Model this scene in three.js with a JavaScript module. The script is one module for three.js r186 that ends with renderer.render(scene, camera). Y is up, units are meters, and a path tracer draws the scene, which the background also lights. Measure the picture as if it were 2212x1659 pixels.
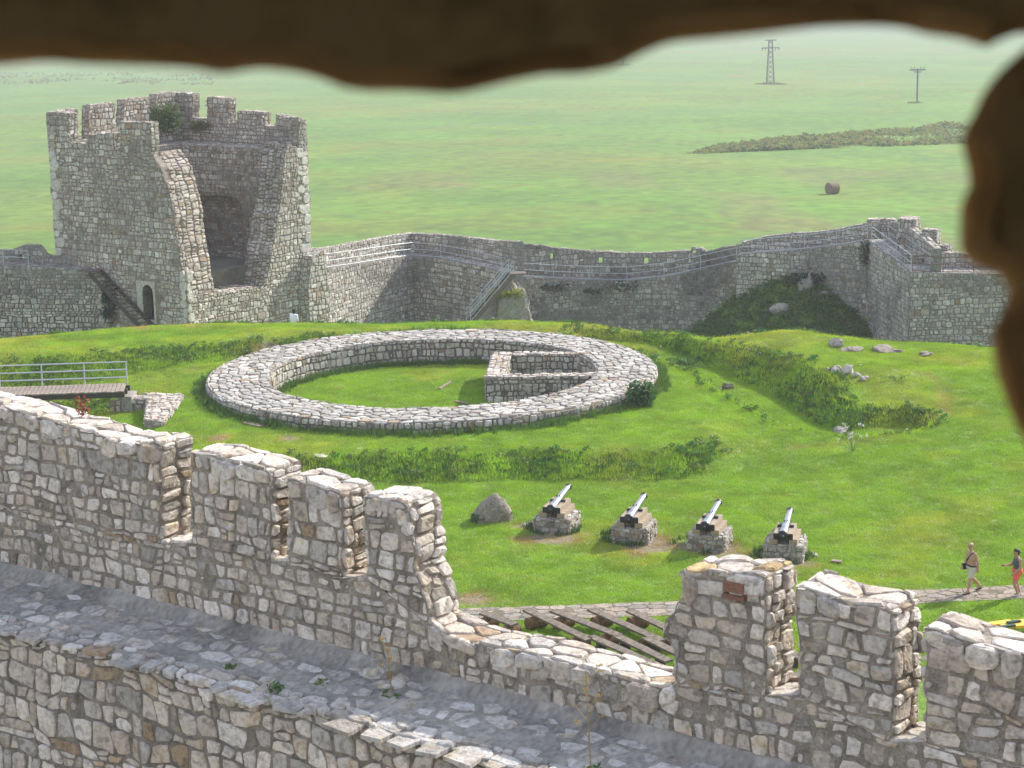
import * as THREE from 'three';
import { mergeGeometries, mergeVertices } from 'three/addons/utils/BufferGeometryUtils.js';
import { MarchingCubes } from 'three/addons/objects/MarchingCubes.js';

// ------------------------------------------------------------------ camera, sky, sun, exposure
const scene = new THREE.Scene();
const EYE = new THREE.Vector3(0, 22, 0), PITCH = -12.25 * Math.PI / 180, ROLL = -1.2 * Math.PI / 180;
const camera = new THREE.PerspectiveCamera(21.74, 4 / 3, 0.05, 9000);
camera.position.copy(EYE);
camera.rotation.set(PITCH, 0, ROLL, 'YXZ');
camera.focus = 85; camera.userData.fStop = 5.2;
scene.add(camera);
const SUN = new THREE.Vector3(0.645, 0.53, -0.53).normalize();
{ // hazy summer sky: pale towards the horizon, a soft aureole round the sun
  const W = 512, Hh = 256, d = new Float32Array(W * Hh * 4), v = new THREE.Vector3();
  for (let j = 0; j < Hh; j++) for (let i = 0; i < W; i++) {
    const el = ((j + 0.5) / Hh - 0.5) * Math.PI, az = ((i + 0.5) / W - 0.5) * 2 * Math.PI; v.set(Math.cos(el) * Math.cos(az), Math.sin(el), Math.cos(el) * Math.sin(az));
    const t = Math.pow(Math.max(0, v.y), 0.45), c = Math.max(0, v.dot(SUN)), glow = 0.55 * Math.pow(c, 6) + 1.6 * Math.pow(c, 60), k = (j * W + i) * 4;
    d[k] = 0.98 + (0.42 - 0.98) * t + glow; d[k + 1] = 0.98 + (0.52 - 0.98) * t + glow * 0.97; d[k + 2] = 0.98 + (0.76 - 0.98) * t + glow * 0.9; d[k + 3] = 1;
  }
  const t = new THREE.DataTexture(d, W, Hh, THREE.RGBAFormat, THREE.FloatType); t.mapping = THREE.EquirectangularReflectionMapping; t.magFilter = t.minFilter = THREE.LinearFilter; t.needsUpdate = true;
  scene.background = t; scene.environment = t;
}
scene.environmentIntensity = 1; scene.backgroundIntensity = 1;
const sun = new THREE.DirectionalLight(new THREE.Color(1, 0.95, 0.86), 5);
sun.name = 'sun'; sun.position.copy(SUN).multiplyScalar(300).add(new THREE.Vector3(0, 0, -90)); sun.target.position.set(0, 0, -90);
sun.castShadow = true; sun.shadow.radius = 1.2; sun.shadow.mapSize.set(4096, 4096);
Object.assign(sun.shadow.camera, { left: -90, right: 90, top: 90, bottom: -90, near: 10, far: 700 });
scene.add(sun, sun.target);
scene.fog = new THREE.FogExp2(new THREE.Color(0.94, 0.97, 1.0), 0.00034);
const renderer = new THREE.WebGLRenderer({ antialias: true });
renderer.toneMapping = THREE.LinearToneMapping; renderer.toneMappingExposure = 1.45;
renderer.shadowMap.enabled = true;

// ------------------------------------------------------------------ small helpers
const V = (x, y, z) => new THREE.Vector3(x, y, z);
const rng = s => () => { s |= 0; s = s + 0x6D2B79F5 | 0; let t = Math.imul(s ^ s >>> 15, 1 | s); t = t + Math.imul(t ^ t >>> 7, 61 | t) ^ t; return ((t ^ t >>> 14) >>> 0) / 4294967296; };
const clamp = (x, a, b) => Math.max(a, Math.min(b, x)), mix = (a, b, t) => a + (b - a) * t;
const ss = (a, b, x) => { const t = clamp((x - a) / (b - a), 0, 1); return t * t * (3 - 2 * t); };
const lin = (pts, x) => { if (x <= pts[0][0]) return pts[0][1]; for (let i = 1; i < pts.length; i++) if (x <= pts[i][0]) return mix(pts[i - 1][1], pts[i][1], (x - pts[i - 1][0]) / (pts[i][0] - pts[i - 1][0])); return pts[pts.length - 1][1]; };
function hash2(i, j, s) { let h = Math.imul(i, 374761393) + Math.imul(j, 668265263) + Math.imul(s, 1442695041) | 0; h = Math.imul(h ^ h >>> 13, 1274126177); return ((h ^ h >>> 16) >>> 0) / 4294967296; }
function noise2(x, y, s = 0, per = 0) {
  const i = Math.floor(x), j = Math.floor(y), u = x - i, v = y - j, a = u * u * (3 - 2 * u), b = v * v * (3 - 2 * v);
  const w = k => per ? ((k % per) + per) % per : k;
  return mix(mix(hash2(w(i), w(j), s), hash2(w(i + 1), w(j), s), a), mix(hash2(w(i), w(j + 1), s), hash2(w(i + 1), w(j + 1), s), a), b);
}
function fbm(x, y, oct, s = 0, per = 0) { let a = 0, w = 0.5, n = 0; for (let k = 0; k < oct; k++) { a += w * noise2(x, y, s + k * 17, per); n += w; w *= 0.5; x *= 2; y *= 2; per *= 2; } return a / n; }
const used = {};
function numbered(name) { const n = used[name] = (used[name] ?? -1) + 1; return n ? `${name}_${String(n).padStart(3, '0')}` : name; }
function thing(name, label, category, group) { const o = new THREE.Group(); o.name = numbered(name); o.userData = { label, category }; if (group) o.userData.group = group; scene.add(o); return o; }
function shade(o) { o.traverse(m => { if (m.isMesh) { m.castShadow = true; m.receiveShadow = true; } }); return o; }
function part(name, geo, mat, parent) { const m = new THREE.Mesh(geo, mat); m.name = name; m.castShadow = m.receiveShadow = true; parent.add(m); return m; }
function lone(name, geo, mat, label, category, group) { const m = part(numbered(name), geo, mat, scene); m.userData = { label, category }; if (group) m.userData.group = group; return m; }
function struct(name, geo, mat) { const m = part(name, geo, mat, scene); m.userData = { kind: 'structure' }; return m; }

// site survey: bearings of a level sheet (2212 x 1659 marks, taken from the lookout) turned into metres
const SQ = new THREE.Quaternion().setFromEuler(new THREE.Euler(PITCH, 0, ROLL, 'YXZ'));
const bearing = (x, y) => V((x - 1106) / 4320.3, -(y - 829.5) / 4320.3, -1).applyQuaternion(SQ);
const atY = (x, y, h) => { const d = bearing(x, y); return d.multiplyScalar((h - EYE.y) / d.y).add(EYE); };
const atD = (x, y, D) => { const d = bearing(x, y); return d.multiplyScalar(-D / d.z).add(EYE); };

// ------------------------------------------------------------------ textures and materials
function tex(size, f, rep, srgb) {
  const a = new Uint8Array(size * size * 4);
  for (let j = 0; j < size; j++) for (let i = 0; i < size; i++) { const c = f(i / size, j / size), k = (j * size + i) * 4; if (typeof c === 'number') a[k] = a[k + 1] = a[k + 2] = clamp(c, 0, 1) * 255; else for (let q = 0; q < 3; q++) a[k + q] = clamp(c[q], 0, 1) * 255; a[k + 3] = 255; }
  const t = new THREE.DataTexture(a, size, size); t.wrapS = t.wrapT = THREE.RepeatWrapping; t.magFilter = THREE.LinearFilter; t.minFilter = THREE.LinearMipmapLinearFilter; t.generateMipmaps = true;
  if (srgb) t.colorSpace = THREE.SRGBColorSpace; t.repeat.set(rep, rep); t.needsUpdate = true; return t;
}
const stoneMap = tex(512, (x, y) => {
  const a = fbm(x * 6, y * 6, 5, 1, 6), b = fbm(x * 24, y * 24, 3, 9, 24), d = fbm(x * 10, y * 10, 4, 31, 10), lich = ss(0.6, 0.72, fbm(x * 5, y * 5, 4, 55, 5));
  let k = 0.8 + 0.42 * (a - 0.5) + 0.42 * (b - 0.5); k *= 1 - 0.26 * ss(0.6, 0.74, d);
  return [k * 1.02 + 0.02 * lich, k - 0.02 * lich, k * 0.96 - 0.09 * lich].map(c => Math.pow(clamp(c * 1.12, 0, 1), 1 / 1.6));
}, 0.9, true);
const stoneBump = tex(512, (x, y) => { const a = fbm(x * 9, y * 9, 5, 3, 9), r = 1 - Math.abs(2 * fbm(x * 7, y * 14, 4, 77, 7) - 1); return 0.55 * a + 0.45 * r - 0.35 * ss(0.64, 0.72, fbm(x * 30, y * 30, 2, 5, 30)); }, 0.9);
const mortarMap = tex(512, (x, y) => { const a = fbm(x * 8, y * 8, 5, 101, 8), b = fbm(x * 60, y * 60, 2, 105, 60), s = ss(0.55, 0.7, fbm(x * 4, y * 4, 4, 130, 4)); const k = 0.7 + 0.5 * (a - 0.5) + 0.35 * (b - 0.5) - 0.18 * s; return [k * 1.0, k * 0.98, k * 0.95].map(c => Math.pow(clamp(c, 0, 1), 1 / 1.6)); }, 0.7, true);
const mortarBump = tex(512, (x, y) => 0.6 * fbm(x * 12, y * 12, 5, 140, 12) + 0.4 * fbm(x * 50, y * 50, 2, 151, 50), 0.7);
const woodMap = tex(256, (x, y) => { const g = fbm(x * 3, y * 40, 4, 201, 0), w = noise2(x * 2, y * 90, 204); const k = 0.55 + 0.5 * (g - 0.5) + 0.35 * (w - 0.5); return [k * 1.0, k * 0.95, k * 0.88].map(c => Math.pow(clamp(c * 1.2, 0, 1), 1 / 1.6)); }, 1, true);
const grassMap = tex(512, (x, y) => { const a = fbm(x * 10, y * 10, 5, 301, 10), b = fbm(x * 90, y * 90, 2, 303, 90), d = ss(0.55, 0.75, fbm(x * 6, y * 6, 4, 311, 6)); const k = 0.78 + 0.45 * (a - 0.5) + 0.6 * (b - 0.5); return [k * (1 + 0.14 * d), k * (1 + 0.02 * d), k * (0.96 - 0.1 * d)].map(c => Math.pow(clamp(c, 0, 1), 1 / 1.6)); }, 0.3, true);
const grassBump = tex(512, (x, y) => 0.5 * fbm(x * 40, y * 40, 3, 341, 40) + 0.5 * fbm(x * 120, y * 120, 2, 345, 120), 0.3);
const fieldMap = tex(1024, (x, y) => { const a = fbm(x * 8, y * 8, 6, 401, 8), b = fbm(x * 100, y * 100, 3, 403, 100), d = ss(0.55, 0.72, fbm(x * 10, y * 10, 5, 411, 10)); const k = 0.8 + 0.28 * (a - 0.5) + 0.5 * (b - 0.5); return [k * (0.98 + 0.2 * d), k * (1 - 0.03 * d), k * (0.95 + 0.12 * d)].map(c => Math.pow(clamp(c, 0, 1), 1 / 1.6)); }, 1, true);
const L3 = (r, g, b) => new THREE.Color().setRGB(r, g, b);
const std = (r, g, b, o = {}) => new THREE.MeshStandardMaterial({ color: L3(r, g, b), roughness: 0.9, ...o });
const MAT = {
  stone: std(1, 1, 1, { vertexColors: true, map: stoneMap, bumpMap: stoneBump, bumpScale: 0.02, roughness: 0.95 }),
  mortar: std(0.43, 0.375, 0.315, { map: mortarMap, bumpMap: mortarBump, bumpScale: 0.025, roughness: 1 }),
  mortarGrey: std(0.36, 0.355, 0.335, { map: mortarMap, bumpMap: mortarBump, bumpScale: 0.01, roughness: 1 }),
  mortarDark: std(0.27, 0.24, 0.2, { map: mortarMap, bumpMap: mortarBump, bumpScale: 0.02, roughness: 1 }),
  inner: std(0.5, 0.37, 0.22, { map: stoneMap, bumpMap: stoneBump, bumpScale: 0.008, roughness: 1 }),
  rock: std(0.36, 0.34, 0.31, { map: stoneMap, bumpMap: stoneBump, bumpScale: 0.03, roughness: 1 }),
  boulder: std(0.27, 0.24, 0.2, { map: stoneMap, bumpMap: stoneBump, bumpScale: 0.03, roughness: 1 }),
  paleRock: std(0.55, 0.53, 0.48, { map: stoneMap, bumpMap: stoneBump, bumpScale: 0.03, roughness: 1 }),
  wood: std(0.25, 0.205, 0.165, { map: woodMap, roughness: 0.75 }),
  woodPale: std(0.42, 0.35, 0.28, { map: woodMap, roughness: 0.85 }),
  woodDark: std(0.09, 0.08, 0.07, { map: woodMap, roughness: 0.8 }),
  log: std(0.3, 0.17, 0.08, { map: woodMap, roughness: 0.85 }),
  steel: std(0.5, 0.53, 0.56, { metalness: 0.55, roughness: 0.5 }),
  rust: std(0.2, 0.13, 0.09, { metalness: 0.3, roughness: 0.8 }),
  iron: std(0.03, 0.03, 0.032, { metalness: 0.5, roughness: 0.5 }),
  gun: std(0.42, 0.43, 0.45, { metalness: 0.9, roughness: 0.3 }),
  pylon: std(0.12, 0.12, 0.13, { metalness: 0.4, roughness: 0.7 }),
  hay: std(0.2, 0.15, 0.1, { roughness: 1 }),
  door: std(0.06, 0.045, 0.03, { map: woodMap }),
  yellow: std(0.75, 0.42, 0.03, { roughness: 0.6 }),
  ground: std(1, 1, 1, { vertexColors: true, map: grassMap, bumpMap: grassBump, bumpScale: 0.06, roughness: 1 }),
  field: std(1, 1, 1, { vertexColors: true, map: fieldMap, roughness: 1 }),
};
const leafy = (r, g, b, t = 0.3) => new THREE.MeshPhysicalMaterial({ color: L3(r, g, b), roughness: 1, transmission: t, thickness: 0, side: THREE.DoubleSide });
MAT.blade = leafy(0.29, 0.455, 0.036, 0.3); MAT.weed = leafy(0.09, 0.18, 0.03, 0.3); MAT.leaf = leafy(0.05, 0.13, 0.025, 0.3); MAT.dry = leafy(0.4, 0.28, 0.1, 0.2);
MAT.yellowGrass = leafy(0.3, 0.32, 0.06, 0.3); MAT.red = leafy(0.25, 0.06, 0.03, 0.2); MAT.petal = leafy(0.75, 0.68, 0.7, 0.3); MAT.fieldTuft = leafy(0.2, 0.23, 0.09, 0.2);

// ------------------------------------------------------------------ rubble masonry: every stone a real block set in mortar
function clipHalf(poly, nx, ny, c) { const out = []; for (let i = 0; i < poly.length; i++) { const a = poly[i], b = poly[(i + 1) % poly.length], da = nx * a[0] + ny * a[1] - c, db = nx * b[0] + ny * b[1] - c; if (da <= 0) out.push(a); if (da * db < 0) { const t = da / (da - db); out.push([mix(a[0], b[0], t), mix(a[1], b[1], t)]); } } return out; }
const area = p => { let a = 0; for (let i = 0; i < p.length; i++) { const q = p[(i + 1) % p.length]; a += p[i][0] * q[1] - q[0] * p[i][1]; } return a / 2; };
const inside = (p, x, y) => { let r = false; for (let i = 0, j = p.length - 1; i < p.length; j = i++) if ((p[i][1] > y) !== (p[j][1] > y) && x < (p[j][0] - p[i][0]) * (y - p[i][1]) / (p[j][1] - p[i][1]) + p[i][0]) r = !r; return r; };
function cells(u0, u1, v0, v1, len, hgt, R, chaos) {
  const pts = [], grid = new Map();
  for (let v = v0 - hgt * (0.6 + R()); v < v1 + hgt;) { const h = hgt * (0.7 + 0.65 * R()); for (let u = u0 - len * (0.5 + R()); u < u1 + len;) { const l = len * (0.45 + 1.15 * R() * R() + 0.25 * R()); if (R() > 0.06) pts.push([(u + l / 2) / len + (R() - 0.5) * 0.2 * chaos, (v + h / 2) / hgt + (R() - 0.5) * 0.55 * chaos]); u += l; } v += h; }
  pts.forEach((p, i) => { const k = Math.floor(p[0]) + ',' + Math.floor(p[1]); (grid.get(k) ?? grid.set(k, []).get(k)).push(i); });
  const out = [];
  pts.forEach((p, i) => {
    let c = [[p[0] - 1.7, p[1] - 1.7], [p[0] + 1.7, p[1] - 1.7], [p[0] + 1.7, p[1] + 1.7], [p[0] - 1.7, p[1] + 1.7]];
    const gi = Math.floor(p[0]), gj = Math.floor(p[1]);
    for (let a = -3; a <= 3; a++) for (let b = -3; b <= 3; b++) for (const k of grid.get((gi + a) + ',' + (gj + b)) ?? []) { if (k === i) continue; const q = pts[k], nx = q[0] - p[0], ny = q[1] - p[1]; if (nx * nx + ny * ny > 12) continue; c = clipHalf(c, nx, ny, (q[0] * q[0] + q[1] * q[1] - p[0] * p[0] - p[1] * p[1]) / 2); if (c.length < 3) return; }
    out.push(c.map(q => [q[0] * len, q[1] * hgt]));
  });
  return out;
}
function courses(u0, u1, v0, v1, len, hgt, R, chaos) {   // rough courses: wavy beds, slanting joints, split and small stones
  const out = [], seed = Math.floor(R() * 1e4), bed = (k, v, u) => v + hgt * 0.42 * chaos * (noise2(u / len * 0.55 + k * 7.7, k * 3.1, seed) - 0.5) + hgt * 0.3 * chaos * (noise2(u / len * 1.6, k * 5.3, seed + 3) - 0.5);
  let v = v0 - hgt * (0.4 + R() * 0.6), k = 0;
  while (v < v1 + hgt) {
    const h = hgt * (0.5 + 1.05 * R()); let u = u0 - len * (0.3 + R()), sl = (R() - 0.5) * 0.3 * len;
    while (u < u1 + len) {
      const l = len * (0.34 + 0.6 * R() + 1.25 * R() * R() * R()), s2 = (R() - 0.5) * 0.34 * len * chaos, j = a => (R() - 0.5) * a;
      const B = x => bed(k, v, x), T = x => bed(k + 1, v + h, x), P = [[u - sl / 2, 0], [u + l * 0.5, 0], [u + l - s2 / 2, 0], [u + l + j(0.12 * len), 0.5], [u + l + s2 / 2, 1], [u + l * 0.5, 1], [u + sl / 2, 1], [u + j(0.12 * len), 0.5]];
      const q = (a, b) => { const x = a[0], lo = B(x), hi = T(x); return [x, mix(lo, hi, a[1]) + b]; }, m = P.map((a, i) => q(a, (i % 4 === 1 || i === 3 || i === 7) ? j(0.09 * hgt) : 0));
      const r = R();
      if (r < 0.045) { const a = 0.35 + 0.3 * R(); out.push([[mix(m[0][0], m[2][0], 0.2), mix(m[0][1], m[6][1], 0.2)], [mix(m[0][0], m[2][0], a + 0.1), mix(m[0][1], m[6][1], 0.15)], [mix(m[0][0], m[2][0], a + 0.2), mix(m[0][1], m[6][1], 0.6)], [mix(m[0][0], m[2][0], 0.25), mix(m[0][1], m[6][1], 0.7)]]); }
      else if (r < 0.16 && h > hgt * 0.8) { const mid = 0.35 + 0.3 * R(), yl = mix(m[0][1], m[6][1], mid), yr = mix(m[2][1], m[4][1], mid + 0.1 * j(1)), pl = [mix(m[0][0], m[6][0], mid), yl], pr = [mix(m[2][0], m[4][0], mid), yr]; out.push([m[0], m[1], m[2], pr, pl], [pl, pr, m[4], m[5], m[6]]); }
      else if (r < 0.28 && l > len * 0.7) { const t = 0.3 + 0.4 * R(), b = q([u + l * t + j(0.1 * len), 0], 0), c = q([u + l * t + j(0.1 * len), 1], 0); out.push([m[0], b, c, m[6], m[7]], [b, m[2], m[3], m[4], c]); }
      else out.push(m);
      u += l; sl = s2;
    }
    v += h; k++;
  }
  return out;
}
const TONES = { pale: [[0.63, 0.56, 0.505], [0.69, 0.625, 0.575], [0.56, 0.49, 0.435], [0.51, 0.435, 0.37], [0.6, 0.525, 0.455], [0.46, 0.42, 0.39], [0.65, 0.595, 0.55]], grey: [[0.51, 0.485, 0.46], [0.6, 0.575, 0.55], [0.45, 0.43, 0.405], [0.41, 0.37, 0.33], [0.54, 0.5, 0.46]], tower: [[0.55, 0.525, 0.49], [0.66, 0.635, 0.6], [0.47, 0.445, 0.42], [0.45, 0.4, 0.35], [0.58, 0.545, 0.5]], flag: [[0.33, 0.275, 0.23], [0.38, 0.32, 0.265], [0.3, 0.265, 0.235], [0.36, 0.295, 0.235]], quoin: [[0.6, 0.58, 0.54], [0.55, 0.54, 0.5]] };
const ODD = [[0.38, 0.28, 0.19], [0.44, 0.34, 0.24], [0.31, 0.27, 0.23]];
class Stones {          // collects stones; the ones that show largest become parts, the rest one part
  constructor(owner) { this.owner = owner; this.list = []; }
  add(poly, M, o, R) {
    const A = Math.abs(area(poly)); if (A < (o.min ?? 0.002)) return;
    let cx = 0, cy = 0; poly.forEach(p => { cx += p[0]; cy += p[1]; }); cx /= poly.length; cy /= poly.length;
    const j = o.joint * (0.5 + 1.0 * R() + 1.3 * R() * R() * R()), rotA = (R() - 0.5) * (o.paving ? 0.05 : 0.2) * (o.loose ?? 1), cr = Math.cos(rotA), sr = Math.sin(rotA), jit = Math.sqrt(A) * 0.075 * (o.loose ?? 1), ins = poly.map(p => { const dx = p[0] - cx, dy = p[1] - cy, d = Math.hypot(dx, dy) || 1e-6, k = Math.max(0.45, 1 - j / d); return [cx + (dx * cr - dy * sr) * k + (R() - 0.5) * jit, cy + (dx * sr + dy * cr) * k + (R() - 0.5) * jit]; });
    const rim = [];
    ins.forEach((p, i) => { const a = ins[(i + ins.length - 1) % ins.length], b = ins[(i + 1) % ins.length], la = Math.hypot(a[0] - p[0], a[1] - p[1]), lb = Math.hypot(b[0] - p[0], b[1] - p[1]), m = Math.sqrt(A);
      if (la < m * 0.1) return; if (ins.length > 6 || (o.far && ins.length > 4)) { rim.push([p[0] + ((a[0] + b[0]) / 2 - p[0]) * 0.24, p[1] + ((a[1] + b[1]) / 2 - p[1]) * 0.24]); return; } if (la < m * 0.3 || lb < m * 0.3 || o.far) { rim.push(p); return; }
      const t = 0.14 + 0.16 * R(); rim.push([mix(p[0], a[0], t), mix(p[1], a[1], t)], [mix(p[0], b[0], t), mix(p[1], b[1], t)]); });
    if (rim.length < 3) return;
    const n = rim.length, r = o.relief * (0.35 + 1.1 * R()), tu = (R() - 0.5) * (o.tilt ?? 0.22), tv = (R() - 0.5) * (o.tilt ?? 0.22), rings = [], pts = [];
    const put = (q, w) => [M(q[0], q[1], w), q];
    const sh = 0.8 + 0.12 * R();
    rings.push(rim.map(q => put(q, -(o.embed ?? 0.04))));
    rings.push(rim.map(q => put([cx + (q[0] - cx) * 0.985, cy + (q[1] - cy) * 0.985], r * (o.far ? 0.8 : 0.5) * (0.75 + 0.5 * R()))));
    if (!o.far) rings.push(rim.map(q => { const x = cx + (q[0] - cx) * (sh + 0.1 * (R() - 0.5)), y = cy + (q[1] - cy) * (sh + 0.1 * (R() - 0.5)); return put([x, y], r * (0.85 + 0.35 * R()) + tu * (x - cx) + tv * (y - cy)); }));
    const top = put([cx, cy], r * (0.95 + 0.2 * R()));
    const tri = (a, b, c) => pts.push(a, b, c);
    for (let k = 0; k + 1 < rings.length; k++) for (let i = 0; i < n; i++) { const a = rings[k][i], b = rings[k][(i + 1) % n], c = rings[k + 1][(i + 1) % n], d = rings[k + 1][i]; tri(a, b, c); tri(a, c, d); }
    for (let i = 0; i < n; i++) tri(rings[rings.length - 1][i], rings[rings.length - 1][(i + 1) % n], top);
    const p0 = M(cx, cy, 0), nrm = M(cx, cy, 1).sub(p0).normalize();
    const e1 = rings[0][0][0].clone().sub(p0), e2 = rings[0][Math.floor(n / 3)][0].clone().sub(p0);
    const flip = e1.cross(e2).dot(nrm) < 0;
    const pos = new Float32Array(pts.length * 3), nor = new Float32Array(pts.length * 3), uv = new Float32Array(pts.length * 2), col = new Float32Array(pts.length * 3);
    const T = o.tones, base = (R() < (o.odd ?? 0.04) ? (o.rust ? [0.46, 0.33, 0.17] : ODD[Math.floor(R() * 3)]) : T[Math.floor(R() * T.length)]), g = (o.gain ?? 1) * (0.8 + 0.36 * R()) * (1 - (o.stain ?? 0) * ss(0.46, 0.66, fbm(p0.x * 0.22 + p0.z * 0.22, p0.y * 0.34, 4, 222))), ou = R() * 7, ov = R() * 7, a = V(0, 0, 0), b = V(0, 0, 0), rotUv = R() * 6.28, cu = Math.cos(rotUv), su = Math.sin(rotUv);
    for (let t = 0; t < pts.length; t += 3) {
      const q = flip ? [pts[t], pts[t + 2], pts[t + 1]] : [pts[t], pts[t + 1], pts[t + 2]];
      a.subVectors(q[1][0], q[0][0]); b.subVectors(q[2][0], q[0][0]); a.cross(b).normalize();
      for (let k = 0; k < 3; k++) { const i = t + k, w = q[k][0]; pos.set([w.x, w.y, w.z], i * 3); nor.set([a.x, a.y, a.z], i * 3); const lu = q[k][1][0] - cx, lv = q[k][1][1] - cy; uv.set([ou + lu * cu - lv * su, ov + lu * su + lv * cu], i * 2); col.set([base[0] * g, base[1] * g, base[2] * g], i * 3); }
    }
    const geo = new THREE.BufferGeometry(); geo.setAttribute('position', new THREE.BufferAttribute(pos, 3)); geo.setAttribute('normal', new THREE.BufferAttribute(nor, 3)); geo.setAttribute('uv', new THREE.BufferAttribute(uv, 2)); geo.setAttribute('color', new THREE.BufferAttribute(col, 3));
    const s = bearingBox(p0), see = EYE.clone().sub(p0), d = see.length();
    this.list.push({ geo, weight: A / d / d * Math.max(0.02, nrm.dot(see) / d) * s });
  }
  finish(limit = 300, one = 'stone', rest = 'stone_rubble', parent = this.owner) {
    this.list.sort((a, b) => b.weight - a.weight);
    this.list.slice(0, limit).forEach(s => part(one, s.geo, MAT.stone, parent));
    if (this.list.length > limit) { const m = part(rest, mergeGeometries(this.list.slice(limit).map(s => s.geo)), MAT.stone, parent); m.userData = { kind: 'stuff' }; }
  }
}
const SQi = SQ.clone().invert();
function bearingBox(p) { const q = p.clone().sub(EYE).applyQuaternion(SQi); if (q.z > -0.1) return 0.05; const x = q.x / -q.z, y = q.y / -q.z; return Math.abs(x) < 0.27 && Math.abs(y) < 0.205 ? 1 : 0.05; }
function rubble(st, domains, M, o) {
  const R = rng(o.seed ?? 1); let u0 = 1e9, u1 = -1e9, v0 = 1e9, v1 = -1e9;
  for (const d of domains) for (const p of d) { u0 = Math.min(u0, p[0]); u1 = Math.max(u1, p[0]); v0 = Math.min(v0, p[1]); v1 = Math.max(v1, p[1]); }
  for (const c of (o.paving ? cells : courses)(u0, u1, v0, v1, o.len, o.hgt, R, o.chaos ?? 1)) {
    const lo = [1e9, 1e9], hi = [-1e9, -1e9]; c.forEach(p => { for (let k = 0; k < 2; k++) { lo[k] = Math.min(lo[k], p[k]); hi[k] = Math.max(hi[k], p[k]); } });
    if (hi[0] < u0 || lo[0] > u1 || hi[1] < v0 || lo[1] > v1) continue;
    for (const d of domains) {
      let q = c;
      if (!(c.every(p => inside(d, p[0], p[1])) && !d.some(p => inside(c, p[0], p[1])))) { q = d; const s = area(c) > 0 ? 1 : -1; for (let i = 0; i < c.length && q.length > 2; i++) { const a = c[i], b = c[(i + 1) % c.length], nx = (b[1] - a[1]) * s, ny = -(b[0] - a[0]) * s; q = clipHalf(q, nx, ny, nx * a[0] + ny * a[1]); } }
      if (q.length > 2 && !(o.avoid && (q.some(p => inside(o.avoid, p[0], p[1])) || o.avoid.some(p => inside(q, p[0], p[1]))))) st.add(q, M, o, R);
    }
  }
}
const planeOf = (A, B, y0) => { const o = V(A.x, y0, A.z), U = V(B.x - A.x, 0, B.z - A.z), len = U.length(); U.normalize(); const N = V(-U.z, 0, U.x); return { o, U, N, len, p: (u, v, w) => V(o.x + U.x * u + N.x * w, o.y + v, o.z + U.z * u + N.z * w), see: (x, y) => { const d = bearing(x, y), t = o.clone().sub(EYE).dot(N) / d.dot(N), q = d.multiplyScalar(t).add(EYE).sub(o); return [q.dot(U), q.y]; } }; };
function roughen(poly, step, amp, R, keep = () => false) {
  const out = []; poly.forEach((a, i) => { const b = poly[(i + 1) % poly.length], L = Math.hypot(b[0] - a[0], b[1] - a[1]), n = Math.max(1, Math.round(L / step)); out.push(a); if (!keep(a, b)) for (let k = 1; k < n; k++) { const t = (k + 0.3 * (R() - 0.5)) / n, e = (R() - 0.5) * 2 * amp; out.push([mix(a[0], b[0], t) + (b[1] - a[1]) / L * e, mix(a[1], b[1], t) - (b[0] - a[0]) / L * e]); } }); return out;
}
function slab(pl, poly, w0, w1, hole) {      // a polygon on a wall plane given thickness from w0 back to w1
  const s = new THREE.Shape(poly.map(p => new THREE.Vector2(p[0], p[1])));
  if (hole) s.holes.push(new THREE.Path(hole.map(p => new THREE.Vector2(p[0], p[1]))));
  const g = new THREE.ExtrudeGeometry(s, { depth: w0 - w1, bevelEnabled: false });
  g.applyMatrix4(new THREE.Matrix4().makeBasis(pl.U, V(0, 1, 0), pl.N).setPosition(pl.o.clone().addScaledVector(pl.N, w1)));
  return g;
}
function edges(st, pl, poly, T, o, skip) {   // stones on the edge faces (tops and ends) of a slab of thickness T
  const s = area(poly) > 0 ? 1 : -1, n = poly.length, chains = []; let cur = null;
  const dir = i => { const a = poly[i], b = poly[(i + 1) % n]; return Math.atan2(b[1] - a[1], b[0] - a[0]); };
  for (let i = 0; i < n; i++) { const a = poly[i], b = poly[(i + 1) % n]; if (skip(a, b)) { cur = null; continue; } let turn = cur ? Math.abs(dir(i) - cur.d) : 9; if (turn > Math.PI) turn = 2 * Math.PI - turn; if (!cur || turn > 0.85) { cur = { pts: [a], d: dir(i) }; chains.push(cur); } cur.pts.push(b); cur.d = dir(i); }
  chains.forEach((c, k) => {
    const L = [0]; for (let i = 1; i < c.pts.length; i++) L.push(L[i - 1] + Math.hypot(c.pts[i][0] - c.pts[i - 1][0], c.pts[i][1] - c.pts[i - 1][1]));
    const len = L[L.length - 1]; if (len < 0.12) return;
    const M = (u, v, w) => { let i = 1; while (i < L.length - 1 && u > L[i]) i++; const a = c.pts[i - 1], b = c.pts[i], l = L[i] - L[i - 1] || 1e-6, t = (u - L[i - 1]) / l, dx = (b[0] - a[0]) / l, dy = (b[1] - a[1]) / l; return pl.p(mix(a[0], b[0], t) + dy * s * w, mix(a[1], b[1], t) - dx * s * w, -v); };
    const a = c.pts[0], b = c.pts[c.pts.length - 1], flat = Math.abs(b[0] - a[0]) > Math.abs(b[1] - a[1]);
    rubble(st, [[[0, 0], [len, 0], [len, T], [0, T]]], M, { ...o, ...(flat ? { paving: true, ...o.top } : o.end), seed: (o.seed ?? 1) * 31 + k });
  });
}
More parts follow.
